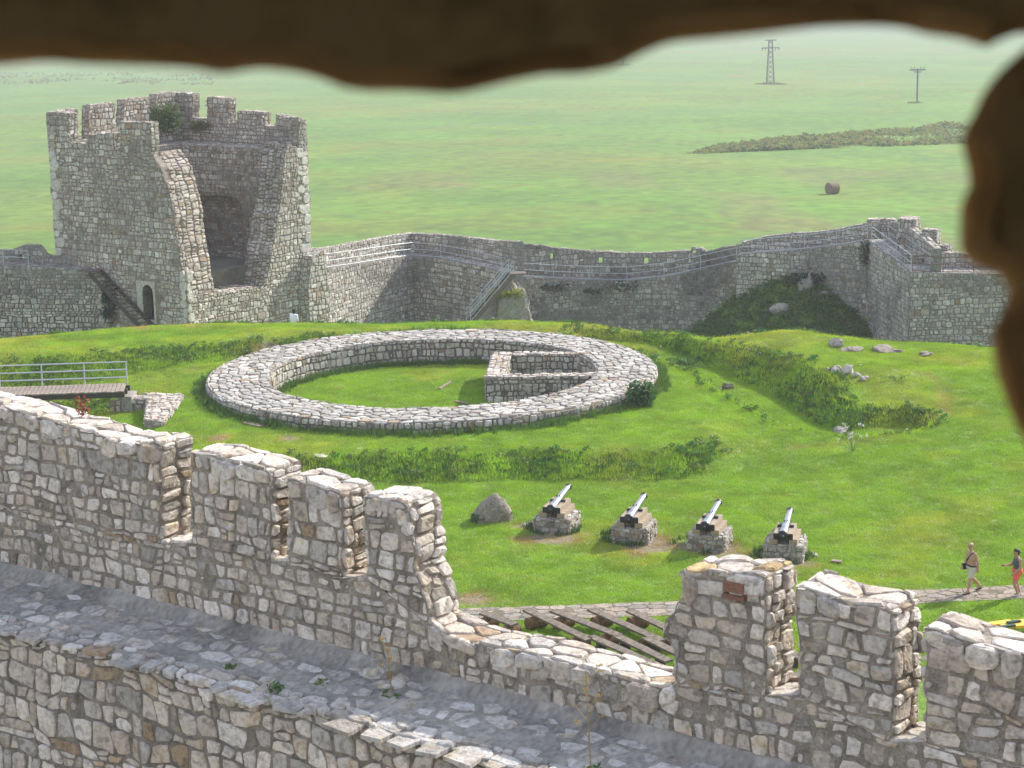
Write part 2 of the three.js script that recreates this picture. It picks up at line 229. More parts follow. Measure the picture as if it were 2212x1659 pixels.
function masonry(st, cores, pl, poly, T, o) {   // front face, tops and ends of a straight piece of wall
  const lowest = Math.min(...poly.map(p => p[1])), bottom = (a, b) => Math.max(a[1], b[1]) < lowest + 0.02;
  const rp = o.rough ? roughen(poly, o.rough[0], o.rough[1], rng((o.seed ?? 1) + 7), bottom) : poly;
  cores.push(slab(pl, rp, 0, -T, o.hole));
  const visible = o.faceFrom === undefined ? rp : clipHalf(rp, 0, -1, -o.faceFrom);
  rubble(st, [visible], (u, v, w) => pl.p(u, v, w), o);
  if (o.back) rubble(st, [visible], (u, v, w) => pl.p(u, v, -T - w), { ...o, seed: (o.seed ?? 1) + 900 });
  edges(st, pl, rp, T, o, (a, b) => bottom(a, b) || (o.skip && o.skip(a, b)));
}
const join = gs => mergeGeometries(gs.map(g => { const q = g.index ? g.toNonIndexed() : g; for (const k of Object.keys(q.attributes)) if (!['position', 'normal', 'uv'].includes(k)) q.deleteAttribute(k); if (!q.attributes.uv) q.setAttribute('uv', new THREE.BufferAttribute(new Float32Array(q.attributes.position.count * 2), 2)); q.morphAttributes = {}; return q; }));

// ------------------------------------------------------------------ terrain
const RC = V(-3.96, 0, -97.87), R_OUT = 11.16, R_IN = 8.25, RING_TOP = 1.5;
const RIDGE = [[-45, -105], [-27.9, -107.5], [-20, -110.5], [-12, -110.3], [-1.7, -111.3], [4, -110], [8.2, -107.3], [14.8, -105.6], [21.8, -103.2], [25, -101.6], [45, -98]];
const DITCH = [[5.2, -108.4], [9.2, -104.6], [11.9, -98.8], [13.0, -93.8], [13.7, -89.8], [15.4, -88.2], [17.2, -88.6]];
function polyDist(P, x, z) { let m = 1e9, at = 0; for (let i = 1; i < P.length; i++) { const [ax, az] = P[i - 1], [bx, bz] = P[i], t = clamp(((x - ax) * (bx - ax) + (z - az) * (bz - az)) / ((bx - ax) ** 2 + (bz - az) ** 2), 0, 1), d = Math.hypot(x - mix(ax, bx, t), z - mix(az, bz, t)); if (d < m) { m = d; at = i - 1 + t; } } return [m, at]; }
function ground(x, z) {
  const rr = Math.hypot(x - RC.x, z - RC.z);
  let h = clamp((-79 - z) * 0.075, 0, 1.2) * ss(2, 16, x) + 0.12 * ss(-68, -80, z) * ss(-10, 0, x) * 0;
  const qx = x - 6.8, qz = z + 87.4, sd = Math.hypot(Math.max(qx, 0), Math.max(qz, 0)) + Math.min(Math.max(qx, qz), 0) - 3.2, wd = mix(2.3, 4.2, ss(6, 10, x));
  const bt = clamp((sd + 0.6 * (noise2(x * 0.4, z * 0.4, 5) - 0.5) + 1.3 * (noise2(x * 0.16 + 4, z * 0.1, 6) - 0.45) - 2.8 + wd) / wd, 0, 1);
  h = mix(h, 1.0 - 0.04 * clamp(rr - R_OUT, 0, 3), 1 - mix(bt, bt * bt * (3 - 2 * bt), 0.45));
  const zs = x < -12 ? -106 - 0.33 * (x + 13) : mix(-106.3, -109, ss(-12, -8, x)), ph = mix(1.7, 1.4, ss(-14, -6, x));
  h = mix(h, ph, ss(zs + 1.4, zs - 1.2, z) * ss(9, 4, x));
  h -= 1.7 * Math.exp(-(((x + 24.2) / 3.4) ** 2 + ((z + 97) / 3.2) ** 2)) + 0.35 * ss(-15, -19, x) * ss(-84, -90, z) * ss(-104, -100, z);
  const [dd, at] = polyDist(DITCH, x, z), floor = lin([[0, 0.5], [1, 0], [2, -0.35], [3, -0.35], [4, -0.15], [5, 0], [6, 0.1]], at);
  h = Math.min(h, floor + Math.max(0, dd - 1.1 - 0.5 * noise2(x * 0.5, z * 0.5, 8)) * 0.8);
  h += 0.45 * Math.exp(-((x - 8.3) ** 2 / 6 + (z + 107.6) ** 2 / 6)) + 0.4 * Math.exp(-((x - 15) ** 2 / 9 + (z + 106) ** 2 / 6)) + 0.4 * Math.exp(-((x - 18.3) ** 2 / 4 + (z + 96) ** 2 / 2.5));
  const zr = lin(RIDGE, x), low = mix(-8.2, -6.6, ss(14, 22, x));
  h = mix(h, low, ss(zr, zr - 17, z));
  h += 5.4 * Math.exp(-(((x - 22.3) / 5.2) ** 2 + ((z + 147) / 6.2) ** 2)) + 2.2 * Math.exp(-(((x - 16) / 4) ** 2 + ((z + 148) / 4) ** 2));
  h += (fbm(x * 0.35, z * 0.35, 3, 12) - 0.5) * 0.16 * ss(-66, -72, z) + (noise2(x * 1.7, z * 1.7, 15) - 0.5) * 0.04;
  if (rr < 9.6) h = 0.22 + (fbm(x * 0.8, z * 0.8, 3, 40) - 0.5) * 0.12;
  return h;
}
const WORN = [[1.4, -73.4, 1.6], [5.0, -72.3, 1.6], [7.4, -71.4, 1.6], [9.9, -70, 1.6], [0.2, -75, 0.6], [-1.5, -66, 1.2], [-20, -113, 3], [-13, -105.6, 1.2], [-10, -86.6, 0.7], [-13, -87, 0.6]];
function groundTone(x, z, h) {
  const a = fbm(x * 0.22, z * 0.22, 4, 61), b = fbm(x * 0.9, z * 0.9, 3, 66);
  let g = [0.175, 0.3, 0.028], dry = ss(0.5, 0.72, a) * 0.45 + ss(0.58, 0.75, b) * 0.25;
  dry += 0.5 * ss(-104, -108, z) * ss(0.38, 0.6, fbm(x * 0.3, z * 0.6, 3, 71)) + 0.35 * ss(12, 20, x) * ss(-92, -100, z) * a;
  if (h < -1) dry = 0;
  g = [mix(g[0], 0.34, dry * 0.7), mix(g[1], 0.34, dry * 0.6), mix(g[2], 0.09, dry * 0.6)];
  let soil = 0; for (const [wx, wz, wr] of WORN) soil = Math.max(soil, ss(wr, wr * 0.35, Math.hypot(x - wx, (z - wz) * 0.9) + (b - 0.5) * wr * 1.6));
  const track = Math.abs(Math.hypot(x - 12.5, z + 93.3) - 8.1); if (x > 12 && z > -96) soil = Math.max(soil, 0.45 * ss(0.5, 0.1, track + (b - 0.5)));
  return [mix(g[0], 0.3, soil), mix(g[1], 0.235, soil), mix(g[2], 0.15, soil)];
}
{
  const X0 = -48, X1 = 48, Z0 = -30, Z1 = -158, xs = [], zs = [];
  for (let x = X0; x <= X1 + 0.01; x += Math.abs(x) < 30 ? 0.32 : 0.9) xs.push(x);
  for (let z = Z0; z >= Z1; z -= z > -60 ? 0.8 : z > -114 ? 0.32 : 0.7) zs.push(z);
  const pos = [], col = [], uv = [], idx = [];
  for (const z of zs) for (const x of xs) { const h = ground(x, z); pos.push(x, h, z); col.push(...groundTone(x, z, h)); uv.push(x, -z); }
  for (let j = 0; j + 1 < zs.length; j++) for (let i = 0; i + 1 < xs.length; i++) { const a = j * xs.length + i, b = a + xs.length; idx.push(a, a + 1, b, a + 1, b + 1, b); }
  const g = new THREE.BufferGeometry(); g.setAttribute('position', new THREE.Float32BufferAttribute(pos, 3)); g.setAttribute('color', new THREE.Float32BufferAttribute(col, 3)); g.setAttribute('uv', new THREE.Float32BufferAttribute(uv, 2)); g.setIndex(idx); g.computeVertexNormals();
  struct('courtyard_ground', g, MAT.ground);
}
// the open country below the castle hill, out to the horizon
function fieldY(x, z) {
  const d = Math.hypot(x, z), base = lin([[0, -30], [150, -12], [190, -13], [320, -17], [900, -36], [1500, -52], [6000, -150]], d);
  return base + (fbm(x / 160, z / 160, 3, 81) - 0.5) * 5 * ss(190, 400, d) + (fbm(x / 45, z / 60, 2, 85) - 0.5) * 0.9;
}
const STRIP = [[60, -452], [88, -462], [125, -480], [170, -497], [230, -520]];
{
  const rs = []; for (let r = 8; r < 6500; r *= r < 150 ? 1.25 : r < 1500 ? 1.022 : 1.12) rs.push(r);
  const as = []; for (let a = -Math.PI; a < Math.PI - 1e-6;) { as.push(a); a += Math.abs(a) < 0.4 ? 0.008 : 0.06; } as.push(Math.PI);
  const pos = [], col = [], uv = [], idx = [];
  for (const r of rs) for (const a of as) {
    const x = r * Math.sin(a), z = -r * Math.cos(a); pos.push(x, fieldY(x, z), z); uv.push(x / 180, z / 180);
    const n = fbm(x / 70, z / 130, 4, 91), m = fbm(x / 24, z / 60, 3, 95), dry = 0.55 * ss(0.5, 0.68, n) + 0.4 * ss(0.52, 0.7, m) * ss(650, 330, r), q = ss(0.6, 0.72, fbm(x / 18, z / 50, 3, 99)) * ss(520, 300, r) * 0.5;
    const rk = ss(150, 90, r); col.push(mix(mix(mix(0.122, 0.18, dry), 0.19, q), 0.27, rk), mix(mix(mix(0.245, 0.245, dry), 0.18, q), 0.25, rk), mix(mix(mix(0.012, 0.017, dry), 0.055, q), 0.21, rk));
  }
  for (let j = 0; j + 1 < rs.length; j++) for (let i = 0; i + 1 < as.length; i++) { const a = j * as.length + i, b = a + as.length; idx.push(a, a + 1, b, a + 1, b + 1, b); }
  const g = new THREE.BufferGeometry(); g.setAttribute('position', new THREE.Float32BufferAttribute(pos, 3)); g.setAttribute('color', new THREE.Float32BufferAttribute(col, 3)); g.setAttribute('uv', new THREE.Float32BufferAttribute(uv, 2)); g.setIndex(idx); g.computeVertexNormals();
  struct('field', g, MAT.field);
}
function onField(x, y) { const d = bearing(x, y); let t = 150; for (; t < 5000; t += 1) { const p = d.clone().multiplyScalar(t).add(EYE); if (p.y < fieldY(p.x, p.z)) return p; } return d.multiplyScalar(t).add(EYE); }

// flagstone path across the lawn
const PATH_TOP = x => lin([[-6, -65.0], [-1.8, -65.25], [5.6, -65.5], [11, -66.0], [17.6, -66.5], [26, -66.4]], x), PATH_W = 1.42;
{
  const bed = []; const pos = [], idx = [], uv = []; let k = 0;
  for (let x = -7; x <= 24; x += 0.5, k++) for (const s of [0, 1]) { const z = PATH_TOP(x) + s * PATH_W; pos.push(x, ground(x, z) + 0.012, z); uv.push(x, s * PATH_W); if (k && s) { const b = k * 2; idx.push(b - 2, b - 1, b, b - 1, b + 1, b); } }
  const g = new THREE.BufferGeometry(); g.setAttribute('position', new THREE.Float32BufferAttribute(pos, 3)); g.setAttribute('uv', new THREE.Float32BufferAttribute(uv, 2)); g.setIndex(idx); g.computeVertexNormals();
  const p = struct('flagstone_path', g, std(0.24, 0.21, 0.15, { map: mortarMap, roughness: 1 }));
  const st = new Stones(p);
  rubble(st, [[[-7, 0], [24, 0], [24, PATH_W], [-7, PATH_W]]], (u, v, w) => V(u, ground(u, PATH_TOP(u) + v) + 0.014 + w, PATH_TOP(u) + v), { len: 0.72, hgt: 0.5, joint: 0.016, relief: 0.01, tilt: 0.008, loose: 0.4, tones: TONES.flag, seed: 5, chaos: 1.3, embed: 0.03, odd: 0, paving: true });
  st.finish(300, 'flagstone', 'flagstones');
}

// ------------------------------------------------------------------ the chamber with the ragged opening through which one looks out
{
  const g = thing('lookout_wall', 'dark brown rough stone wall framing the view with its ragged opening', 'wall');
  const Z = 1.6, out = [[-620, 700], [-560, 330], [-300, 170], [-100, 140], [0, 135], [100, 127], [200, 133], [400, 140], [480, 152], [560, 142], [640, 150], [700, 166], [740, 182], [800, 191], [880, 191], [960, 196], [1010, 192], [1060, 180], [1120, 166], [1180, 155], [1260, 152], [1330, 138], [1380, 113], [1450, 86], [1560, 75], [1650, 66], [1776, 52], [1888, 50], [1950, 54], [2000, 67], [2074, 78], [2128, 94], [2160, 80], [2212, 66], [2300, 92], [2212, 120], [2180, 128], [2148, 160], [2120, 208], [2099, 254], [2083, 279], [2078, 312], [2088, 353], [2094, 399], [2078, 436], [2073, 480], [2074, 540], [2090, 562], [2120, 580], [2152, 592], [2172, 612], [2176, 640], [2165, 670], [2150, 700], [2141, 722], [2145, 760], [2151, 800], [2170, 860], [2190, 910], [2215, 955], [2290, 1100], [2340, 1400], [2340, 2200], [1900, 2750], [1100, 2860], [200, 2800], [-500, 2400], [-660, 1500]];
  // inner edge of the opening, and the wider line the masonry opens to behind the protruding stones
  const wide = out.map(([x, y]) => x > 2040 && y > 60 && y < 1500 ? [2420, y] : [x, y]), mean = (A, B, t) => A.map((q, i) => [mix(q[0], B[i][0], t), mix(q[1], B[i][1], t)]);
  const trace = line => { const c = new THREE.CatmullRomCurve3(line.map(([x, y]) => { const p = atD(x, y < 200 ? y + 7 : y, Z); return V(p.x, p.y, 0); }), true, 'catmullrom', 0.4), r = []; for (let i = 0; i < 360; i++) r.push(c.getPoint(i / 360)); return r; };
  const P = trace(out), c = [0.02, 21.6];
  const normal = P.map((p, i) => { const a = P[(i + 356) % 360], b = P[(i + 4) % 360]; return V(b.y - a.y, a.x - b.x, 0).normalize(); }), turn = P.reduce((q, p, i) => q + normal[i].x * (p.x - c[0]) + normal[i].y * (p.y - c[1]), 0) > 0 ? 1 : -1;
  const near = (d, z) => P.map((p, i) => V(p.x + normal[i].x * d * turn, p.y + normal[i].y * d * turn, -z));
  const rimAt = (k, z, t) => trace(mean(out, wide, t)).map(p => V(c[0] + (p.x - c[0]) * k, c[1] + (p.y - c[1]) * k, -z));
  const rings = [near(0.022, Z - 0.02), near(0.008, Z - 0.012), near(0, Z), rimAt(1.04, Z + 0.04, 0.12), rimAt(1.17, Z + 0.22, 0.8), rimAt(1.95, Z + 1.25, 1)];
  const pos = [], uv = [], n = P.length;
  const tri = (...q) => q.forEach(v => { pos.push(v.x, v.y, v.z); uv.push(v.x + v.z, v.y + v.z); });
  for (let k = 0; k + 1 < rings.length; k++) for (let i = 0; i < n; i++) { const a = rings[k][i], b = rings[k][(i + 1) % n], d = rings[k + 1][i], e = rings[k + 1][(i + 1) % n]; tri(a, e, b); tri(a, d, e); }
  const face = (ring, z) => { const s = new THREE.Shape([[-2.4, 19.6], [2.4, 19.6], [2.4, 23.6], [-2.4, 23.6]].map(q => new THREE.Vector2(...q))); s.holes.push(new THREE.Path(ring.map(v => new THREE.Vector2(v.x, v.y)))); const q = new THREE.ShapeGeometry(s); q.translate(0, 0, z); return q; };
  const tube = new THREE.BufferGeometry(); tube.setAttribute('position', new THREE.Float32BufferAttribute(pos, 3)); tube.setAttribute('uv', new THREE.Float32BufferAttribute(uv, 2));
  let tg = mergeVertices(tube); tg.computeVertexNormals();
  part('opening_wall', join([tg, face(rings[0], -(Z - 0.02)), face(rings[5], -(Z + 1.25))]), MAT.inner, g);
  const box = (w, h, d, x, y, z) => { const b = new THREE.BoxGeometry(w, h, d); b.translate(x, y, z); return b; };
  part('side_wall', box(0.6, 4.2, 7.4, -2.7, 21.6, 0.84), MAT.inner, g); part('side_wall', box(0.6, 4.2, 7.4, 2.7, 21.6, 0.84), MAT.inner, g);
  part('rear_wall', box(2.4, 4.2, 0.6, 1.19, 21.6, 4.24), MAT.inner, g); part('vault', box(6, 0.6, 7.4, 0, 24.01, 0.84), MAT.inner, g); part('chamber_floor', box(6, 0.6, 7.4, 0, 19.19, 0.84), MAT.inner, g);
}

// ------------------------------------------------------------------ near battlement wall and the terrace at its foot
const NW = planeOf(V(-8.26, 0, -31), V(5.48, 0, -20.5), 0), WALK = 12.3;
const nearWall = thing('battlement_wall', 'long pale rubble wall with broken merlons crossing the foreground', 'wall');
{
  const st = new Stones(nearWall), cores = [], T = 0.66, B = 8, tones = TONES.pale;
  const S = a => a.map(([x, y]) => NW.see(x, y));
  const pieces = [
    { name: 'left block', pts: [...S([[347, 1174], [347, 961], [287, 955], [230, 946], [187, 934], [150, 922], [97, 907], [63, 899], [43, 889], [0, 877]]), [-4, 15.2]], u: [-4, null] },
    { pts: [...S([[582, 1213], [586, 1120], [582, 1021], [521, 1003], [477, 991], [414, 978], [413, 1080], [414, 1174]])] },
    { pts: [...S([[737, 1248], [741, 1150], [735, 1066], [698, 1058], [660, 1045], [622, 1033], [624, 1130], [624, 1213]])] },
    { pts: [...S([[925, 1345], [920, 1305], [908, 1260], [892, 1225], [896, 1185], [884, 1150], [888, 1120], [876, 1090], [840, 1080], [790, 1073], [792, 1160], [791, 1250]])] },
    { pts: [...S([[1462, 1481], [1427, 1477], [1372, 1466], [1312, 1447], [1257, 1432], [1163, 1407], [1107, 1398], [1014, 1379], [954, 1356], [925, 1345]])] },
    { pts: [...S([[1653, 1503], [1655, 1450], [1650, 1380], [1655, 1310], [1653, 1247], [1563, 1238], [1476, 1230], [1480, 1262], [1463, 1302], [1437, 1338], [1433, 1374], [1455, 1400], [1462, 1440], [1462, 1481]])] },
    { pts: [...S([[1921, 1603], [1932, 1500], [1928, 1400], [1926, 1320], [1832, 1305], [1778, 1286], [1721, 1268], [1719, 1330], [1726, 1420], [1731, 1503]])] },
    { pts: [[22, 14.35], ...S([[2212, 1412], [2135, 1398], [2074, 1381], [1997, 1356], [1999, 1450], [1997, 1604]])] },
  ];
  pieces[4].pts = pieces[4].pts.map(([u, v], k, a) => [u, k && k < a.length - 1 ? v - 0.055 : v]);
  // body under the sills, its top following the sills from piece to piece
  const body = [[-4, B], [22, B], [22, 13.1], ...pieces.slice().reverse().flatMap(p => { const a = p.pts[0], b = p.pts[p.pts.length - 1]; return p === pieces[4] ? p.pts : [[a[0], a[1]], [b[0], b[1]]]; })].map(q => q[0] === -4 && q[1] > 15 ? [-4, 13.45] : q[0] === 22 && q[1] > 14 ? [22, 13.1] : q);
  const clean = body.filter((q, i) => i === 0 || Math.hypot(q[0] - body[i - 1][0], q[1] - body[i - 1][1]) > 1e-3);
  const common = { len: 0.36, hgt: 0.205, joint: 0.02, relief: 0.026, tones, odd: 0.05, min: 0.0015, tilt: 0.12, chaos: 1.25, top: { len: 0.5, hgt: 0.36, relief: 0.032, joint: 0.01, tilt: 0.07, gain: 1.04, chaos: 1.4, loose: 0.6 }, end: { len: 0.26, hgt: 0.34, relief: 0.045 } };
  masonry(st, cores, NW, clean, T + 0.004, { ...common, seed: 11, faceFrom: WALK - 0.05, joint: 0.024, relief: 0.02, skip: (a, b) => Math.abs(a[0] - b[0]) < 0.05 });
  pieces.forEach((p, i) => {
    const pts = p.pts.slice(); if (i === 0) pts[pts.length - 1] = [-4, 15.2], pts.push([-4, 13.45]); if (i === 7) pts.unshift([22, 13.1]);
    const low = Math.min(...pts.map(q => q[1])), foot = (a, b) => (a[0] === pts[pts.length - 1][0] && a[1] === pts[pts.length - 1][1]);
    if (i === 4) { return; }
    masonry(st, cores, NW, pts, T, { ...common, seed: 20 + i * 3, rough: [0.16, i === 5 ? 0.05 : 0.03], skip: foot, top: i === 5 ? { ...common.top, odd: 0.5, rust: true } : common.top });
  });
  const RC2 = rng(77);
  pieces.forEach((p, i) => {   // larger blocks along the top of the face
    const tops = p.pts.filter((q, k) => i === 4 || (k > 0 && q[1] > Math.max(...p.pts.map(e => e[1])) - 0.34)).slice().sort((a, b) => a[0] - b[0]), u0 = tops[0][0], u1 = tops[tops.length - 1][0], T2 = u => lin(tops, u) + 0.008;
    for (let u = u0; u < u1 - 0.06;) { const w = Math.min(u1 - u, 0.24 + 0.34 * RC2()), h = 0.15 + 0.17 * RC2(), a = u, b = u1 - u - w < 0.15 ? u1 : u + w; u = b; if (RC2() < 0.16) continue; st.add([[a, T2(a) - h], [mix(a, b, 0.5), T2(mix(a, b, 0.5)) - h * (0.95 + 0.25 * RC2())], [b, T2(b) - h * (0.85 + 0.2 * RC2())], [b, T2(b)], [a, T2(a)]], (x, y, z) => NW.p(x, y, z), { joint: 0.012, relief: 0.062, tilt: 0.06, tones: TONES.pale, odd: 0.03, gain: 1.05, loose: 0.6 }, RC2); }
  });
  part('mortar_core', join(cores), MAT.mortar, nearWall);
  // two bricks patched into the tall merlon
  const bm = std(0.3, 0.15, 0.1, { map: stoneMap, bumpMap: stoneBump, bumpScale: 0.01 });
  for (const [x, y, w, h] of [[1590, 1266, 0.27, 0.12], [1592, 1288, 0.28, 0.055]]) { const [u, v] = NW.see(x, y), b = new THREE.BoxGeometry(w, h, 0.12); const m = part('brick', b, bm, nearWall); m.position.copy(NW.p(u, v, 0.02)); m.rotation.y = Math.atan2(NW.N.x, NW.N.z); }
  st.finish();
}
const terrace = thing('terrace_wall', 'lower rubble wall with a shaded ledge along the foot of the battlement', 'wall');
{
  const st = new Stones(terrace), cores = [], E = u => lin([[-4, 1.75], [1.1, 1.62], [4.3, 1.5], [7, 1.46], [8.4, 1.43], [10, 1.42], [11.5, 1.44], [14, 1.5], [22, 1.6]], u) + 0.05 * (noise2(u * 2, 3, 4) - 0.5);
  const us = []; for (let u = -4; u <= 22; u += 0.4) us.push(u);
  const topY = (u, w) => WALK + 0.1 - 0.22 * clamp(w / 1.6, 0, 1) + 0.05 * (fbm(u * 1.5, w * 1.5, 3, 77) - 0.5) + 0.12 * ss(0.2, 0, w);
  const pos = [], uv = [], idx = []; const cols = [0, 0.06, 0.14, 0.24, 0.4, 0.6, 0.8, 1];
  us.forEach((u, i) => cols.forEach((c, j) => { const w = c * E(u), p = NW.p(u, topY(u, w), w); pos.push(p.x, p.y, p.z); uv.push(u, w); if (i && j) { const n = cols.length, a = (i - 1) * n + j - 1, b = i * n + j - 1; idx.push(a, a + 1, b, a + 1, b + 1, b); } }));
  const g = new THREE.BufferGeometry(); g.setAttribute('position', new THREE.Float32BufferAttribute(pos, 3)); g.setAttribute('uv', new THREE.Float32BufferAttribute(uv, 2)); g.setIndex(idx); g.computeVertexNormals();
  part('ledge', g, std(0.44, 0.42, 0.38, { map: (() => { const t = mortarMap.clone(); t.repeat.set(0.31, 0.31); return t; })(), roughness: 1 }), terrace);
  const fp = []; us.slice(0, -1).forEach((u, i) => { const v = us[i + 1], a = NW.p(u, topY(u, E(u)), E(u)), b = NW.p(v, topY(v, E(v)), E(v)); const c = a.clone().setY(6), d = b.clone().setY(6); fp.push([a, c, b], [b, c, d]); });
  const fg = new THREE.BufferGeometry(); fg.setAttribute('position', new THREE.Float32BufferAttribute(fp.flat().flatMap(q => [q.x, q.y, q.z]), 3)); fg.setAttribute('uv', new THREE.Float32BufferAttribute(fp.flat().flatMap(q => [q.x * NW.U.x + q.z * NW.U.z, q.y]), 2)); fg.computeVertexNormals();
  part('mortar_face', fg, std(0.34, 0.3, 0.26, { map: mortarMap, bumpMap: mortarBump, bumpScale: 0.025, roughness: 1 }), terrace);
  rubble(st, [[[-4, 6.2], [21.5, 6.2], [21.5, 12.16], [-4, 12.16]]], (u, v, w) => NW.p(u, v + topY(u, E(u)) - 12.18, E(u) + w), { len: 0.42, hgt: 0.26, joint: 0.02, relief: 0.034, tones: TONES.pale, seed: 41, odd: 0.07, chaos: 1.6, tilt: 0.14, min: 0.002, loose: 1.4 });
  // edge stones of the ledge and the flat stones trodden into it
  rubble(st, [[[-4, 0], [21.5, 0], [21.5, 0.34], [-4, 0.34]]], (u, v, w) => NW.p(u, topY(u, E(u) - v) + w, E(u) + 0.03 - v), { len: 0.42, hgt: 0.36, joint: 0.014, relief: 0.035, tilt: 0.1, tones: TONES.grey, seed: 43, odd: 0.02 });
  const R = rng(47);
  for (const c of cells(-4, 21.5, 0.2, 1.2, 0.4, 0.27, R, 1.3)) { if (R() < 0.22) continue; st.add(c, (u, v, w) => NW.p(u, topY(u, clamp(v, 0.3, 1.3)) - 0.004 + w, v), { joint: 0.03, relief: 0.014, tilt: 0.06, tones: TONES.grey, far: true, odd: 0, gain: 1.0 }, R); }
  st.finish();
}
// ------------------------------------------------------------------ round tower foundation with its inner cell
{
  const g = thing('ring_foundation', 'round stone tower foundation, a low cobbled ring on the grass mound', 'foundation');
  const st = new Stones(g), P = (a, r, y) => V(RC.x + r * Math.sin(a + 2.9), y, RC.z + r * Math.cos(a + 2.9)), N = 180, TAU = Math.PI * 2;
  const topY = (a) => RING_TOP + 0.05 * (noise2(a * 8, 1, 3) - 0.5);
  const pos = [], uv = [], idx = [];
  const prof = a => [[R_OUT + 0.04, -0.6], [R_OUT, topY(a) - 0.01], [R_IN, topY(a) - 0.01], [R_IN - 0.02, -0.6]];
  for (let i = 0; i <= N; i++) prof(i / N * TAU).forEach(([r, y], j) => { const p = P(i / N * TAU, r, y); pos.push(p.x, p.y, p.z); uv.push(i / N * TAU * 10, j === 0 ? -1 : j === 1 ? 0 : j === 2 ? 3 : 5); if (i && j) { const a = (i - 1) * 4 + j - 1, b = i * 4 + j - 1; idx.push(a, b, a + 1, a + 1, b, b + 1); } });
  const cg = new THREE.BufferGeometry(); cg.setAttribute('position', new THREE.Float32BufferAttribute(pos, 3)); cg.setAttribute('uv', new THREE.Float32BufferAttribute(uv, 2)); cg.setIndex(idx); cg.computeVertexNormals();
  const cores = [cg.toNonIndexed()];
  const C = TAU * 9.7;
  rubble(st, [[[0, R_IN], [C, R_IN], [C, R_OUT], [0, R_OUT]]], (u, v, w) => P(u / 9.7, v, topY(u / 9.7) + w), { len: 0.62, hgt: 0.42, joint: 0.034, relief: 0.05, tilt: 0.08, tones: TONES.grey, gain: 0.92, paving: true, seed: 61, chaos: 1.3, odd: 0.05, min: 0.006 });
  const CO = TAU * R_OUT, CI = TAU * R_IN;
  rubble(st, [[[0, -0.3], [CO, -0.3], [CO, RING_TOP], [0, RING_TOP]]], (u, v, w) => P(u / R_OUT, R_OUT + 0.02 + w, v), { len: 0.46, hgt: 0.33, joint: 0.03, relief: 0.05, tones: TONES.grey, seed: 62, odd: 0.04, min: 0.006 });
  rubble(st, [[[0, 0.1], [CI, 0.1], [CI, RING_TOP], [0, RING_TOP]]], (u, v, w) => P(u / R_IN, R_IN - 0.02 - w, v), { len: 0.46, hgt: 0.32, joint: 0.035, relief: 0.05, tones: TONES.grey, seed: 63, odd: 0.05, min: 0.006 });
  // inner cell: three low walls against the ring
  const zz = (x, y) => [(500 + x / 1.6385) * 0.7855, (860 + y / 1.6385) * 0.7855], K = RING_TOP - 0.04;
  const q = (x, y) => { const p = atY(...zz(x, y), K); return p; };
  const lf = q(1368, 294), rf = q(1905, 284), lb = q(1396, 181), rb = q(1800, 177);
  const wall = (A, B, T, seed) => { const pl = planeOf(A, B, 0); masonry(st, cores, pl, [[0, 0], [pl.len, 0], [pl.len, K], [0, K]], T, { len: 0.42, hgt: 0.3, joint: 0.03, relief: 0.045, tones: TONES.grey, seed, back: true, rough: [0.4, 0.02], min: 0.006, top: { len: 0.42, hgt: 0.36, tones: TONES.pale, relief: 0.05, tilt: 0.1 } }); return pl; };
  const front = wall(lf, rf, 0.72, 71); wall(lb.clone().add(V(0.05, 0, 0.62)), rb.clone().add(V(0.6, 0, 0.62)), 0.7, 73);
  const back = lb.clone().add(V(0.05, 0, -0.08)); const la = lf.clone().addScaledVector(front.N, -0.72);
  const side = planeOf(back, la, 0); masonry(st, cores, side, [[0.71, 0], [side.len - 0.01, 0], [side.len - 0.01, K - 0.006], [0.71, K - 0.006]], 0.95, { len: 0.42, hgt: 0.3, joint: 0.03, relief: 0.045, tones: TONES.grey, seed: 75, back: true, min: 0.006, top: { len: 0.42, hgt: 0.36, tones: TONES.pale, relief: 0.05, tilt: 0.1 } });
  part('mortar_core', join(cores), MAT.mortarDark, g);
  st.finish();
}
// low corner of ruined walling by the footbridge
{
  const g = thing('ruined_wall_corner', 'low L-shaped ruined wall on the grass beside the footbridge end', 'ruin');
  const st = new Stones(g), cores = [], y = 1.05;
  const a = atY(236, 866, y), b = atY(318, 862, y), c = atY(312, 908, y), d = atY(352, 912, y), e = atY(398, 854, y), f = atY(330, 848, y);
  const outline = [a, b, c, d, e, f], flat = outline.map(p => [p.x, -p.z]);
  const sh = new THREE.ExtrudeGeometry(new THREE.Shape(flat.map(p => new THREE.Vector2(...p))), { depth: 1.1, bevelEnabled: false }); sh.rotateX(-Math.PI / 2); sh.translate(0, y - 1.1, 0); cores.push(sh);
  rubble(st, [flat], (u, v, w) => V(u, y + w, -v), { len: 0.45, hgt: 0.36, joint: 0.03, relief: 0.06, tones: TONES.pale, paving: true, seed: 81, chaos: 1.3 });
  for (let i = 0; i < 6; i++) { const p = outline[i], q = outline[(i + 1) % 6], pl = planeOf(p, q, 0); rubble(st, [[[0, 0.1], [pl.len, 0.1], [pl.len, y], [0, y]]], (u, v, w) => pl.p(u, v, w), { len: 0.42, hgt: 0.28, joint: 0.03, relief: 0.06, tones: TONES.grey, seed: 82 + i }); }
  part('mortar_core', join(cores), MAT.mortar, g); st.finish();
}

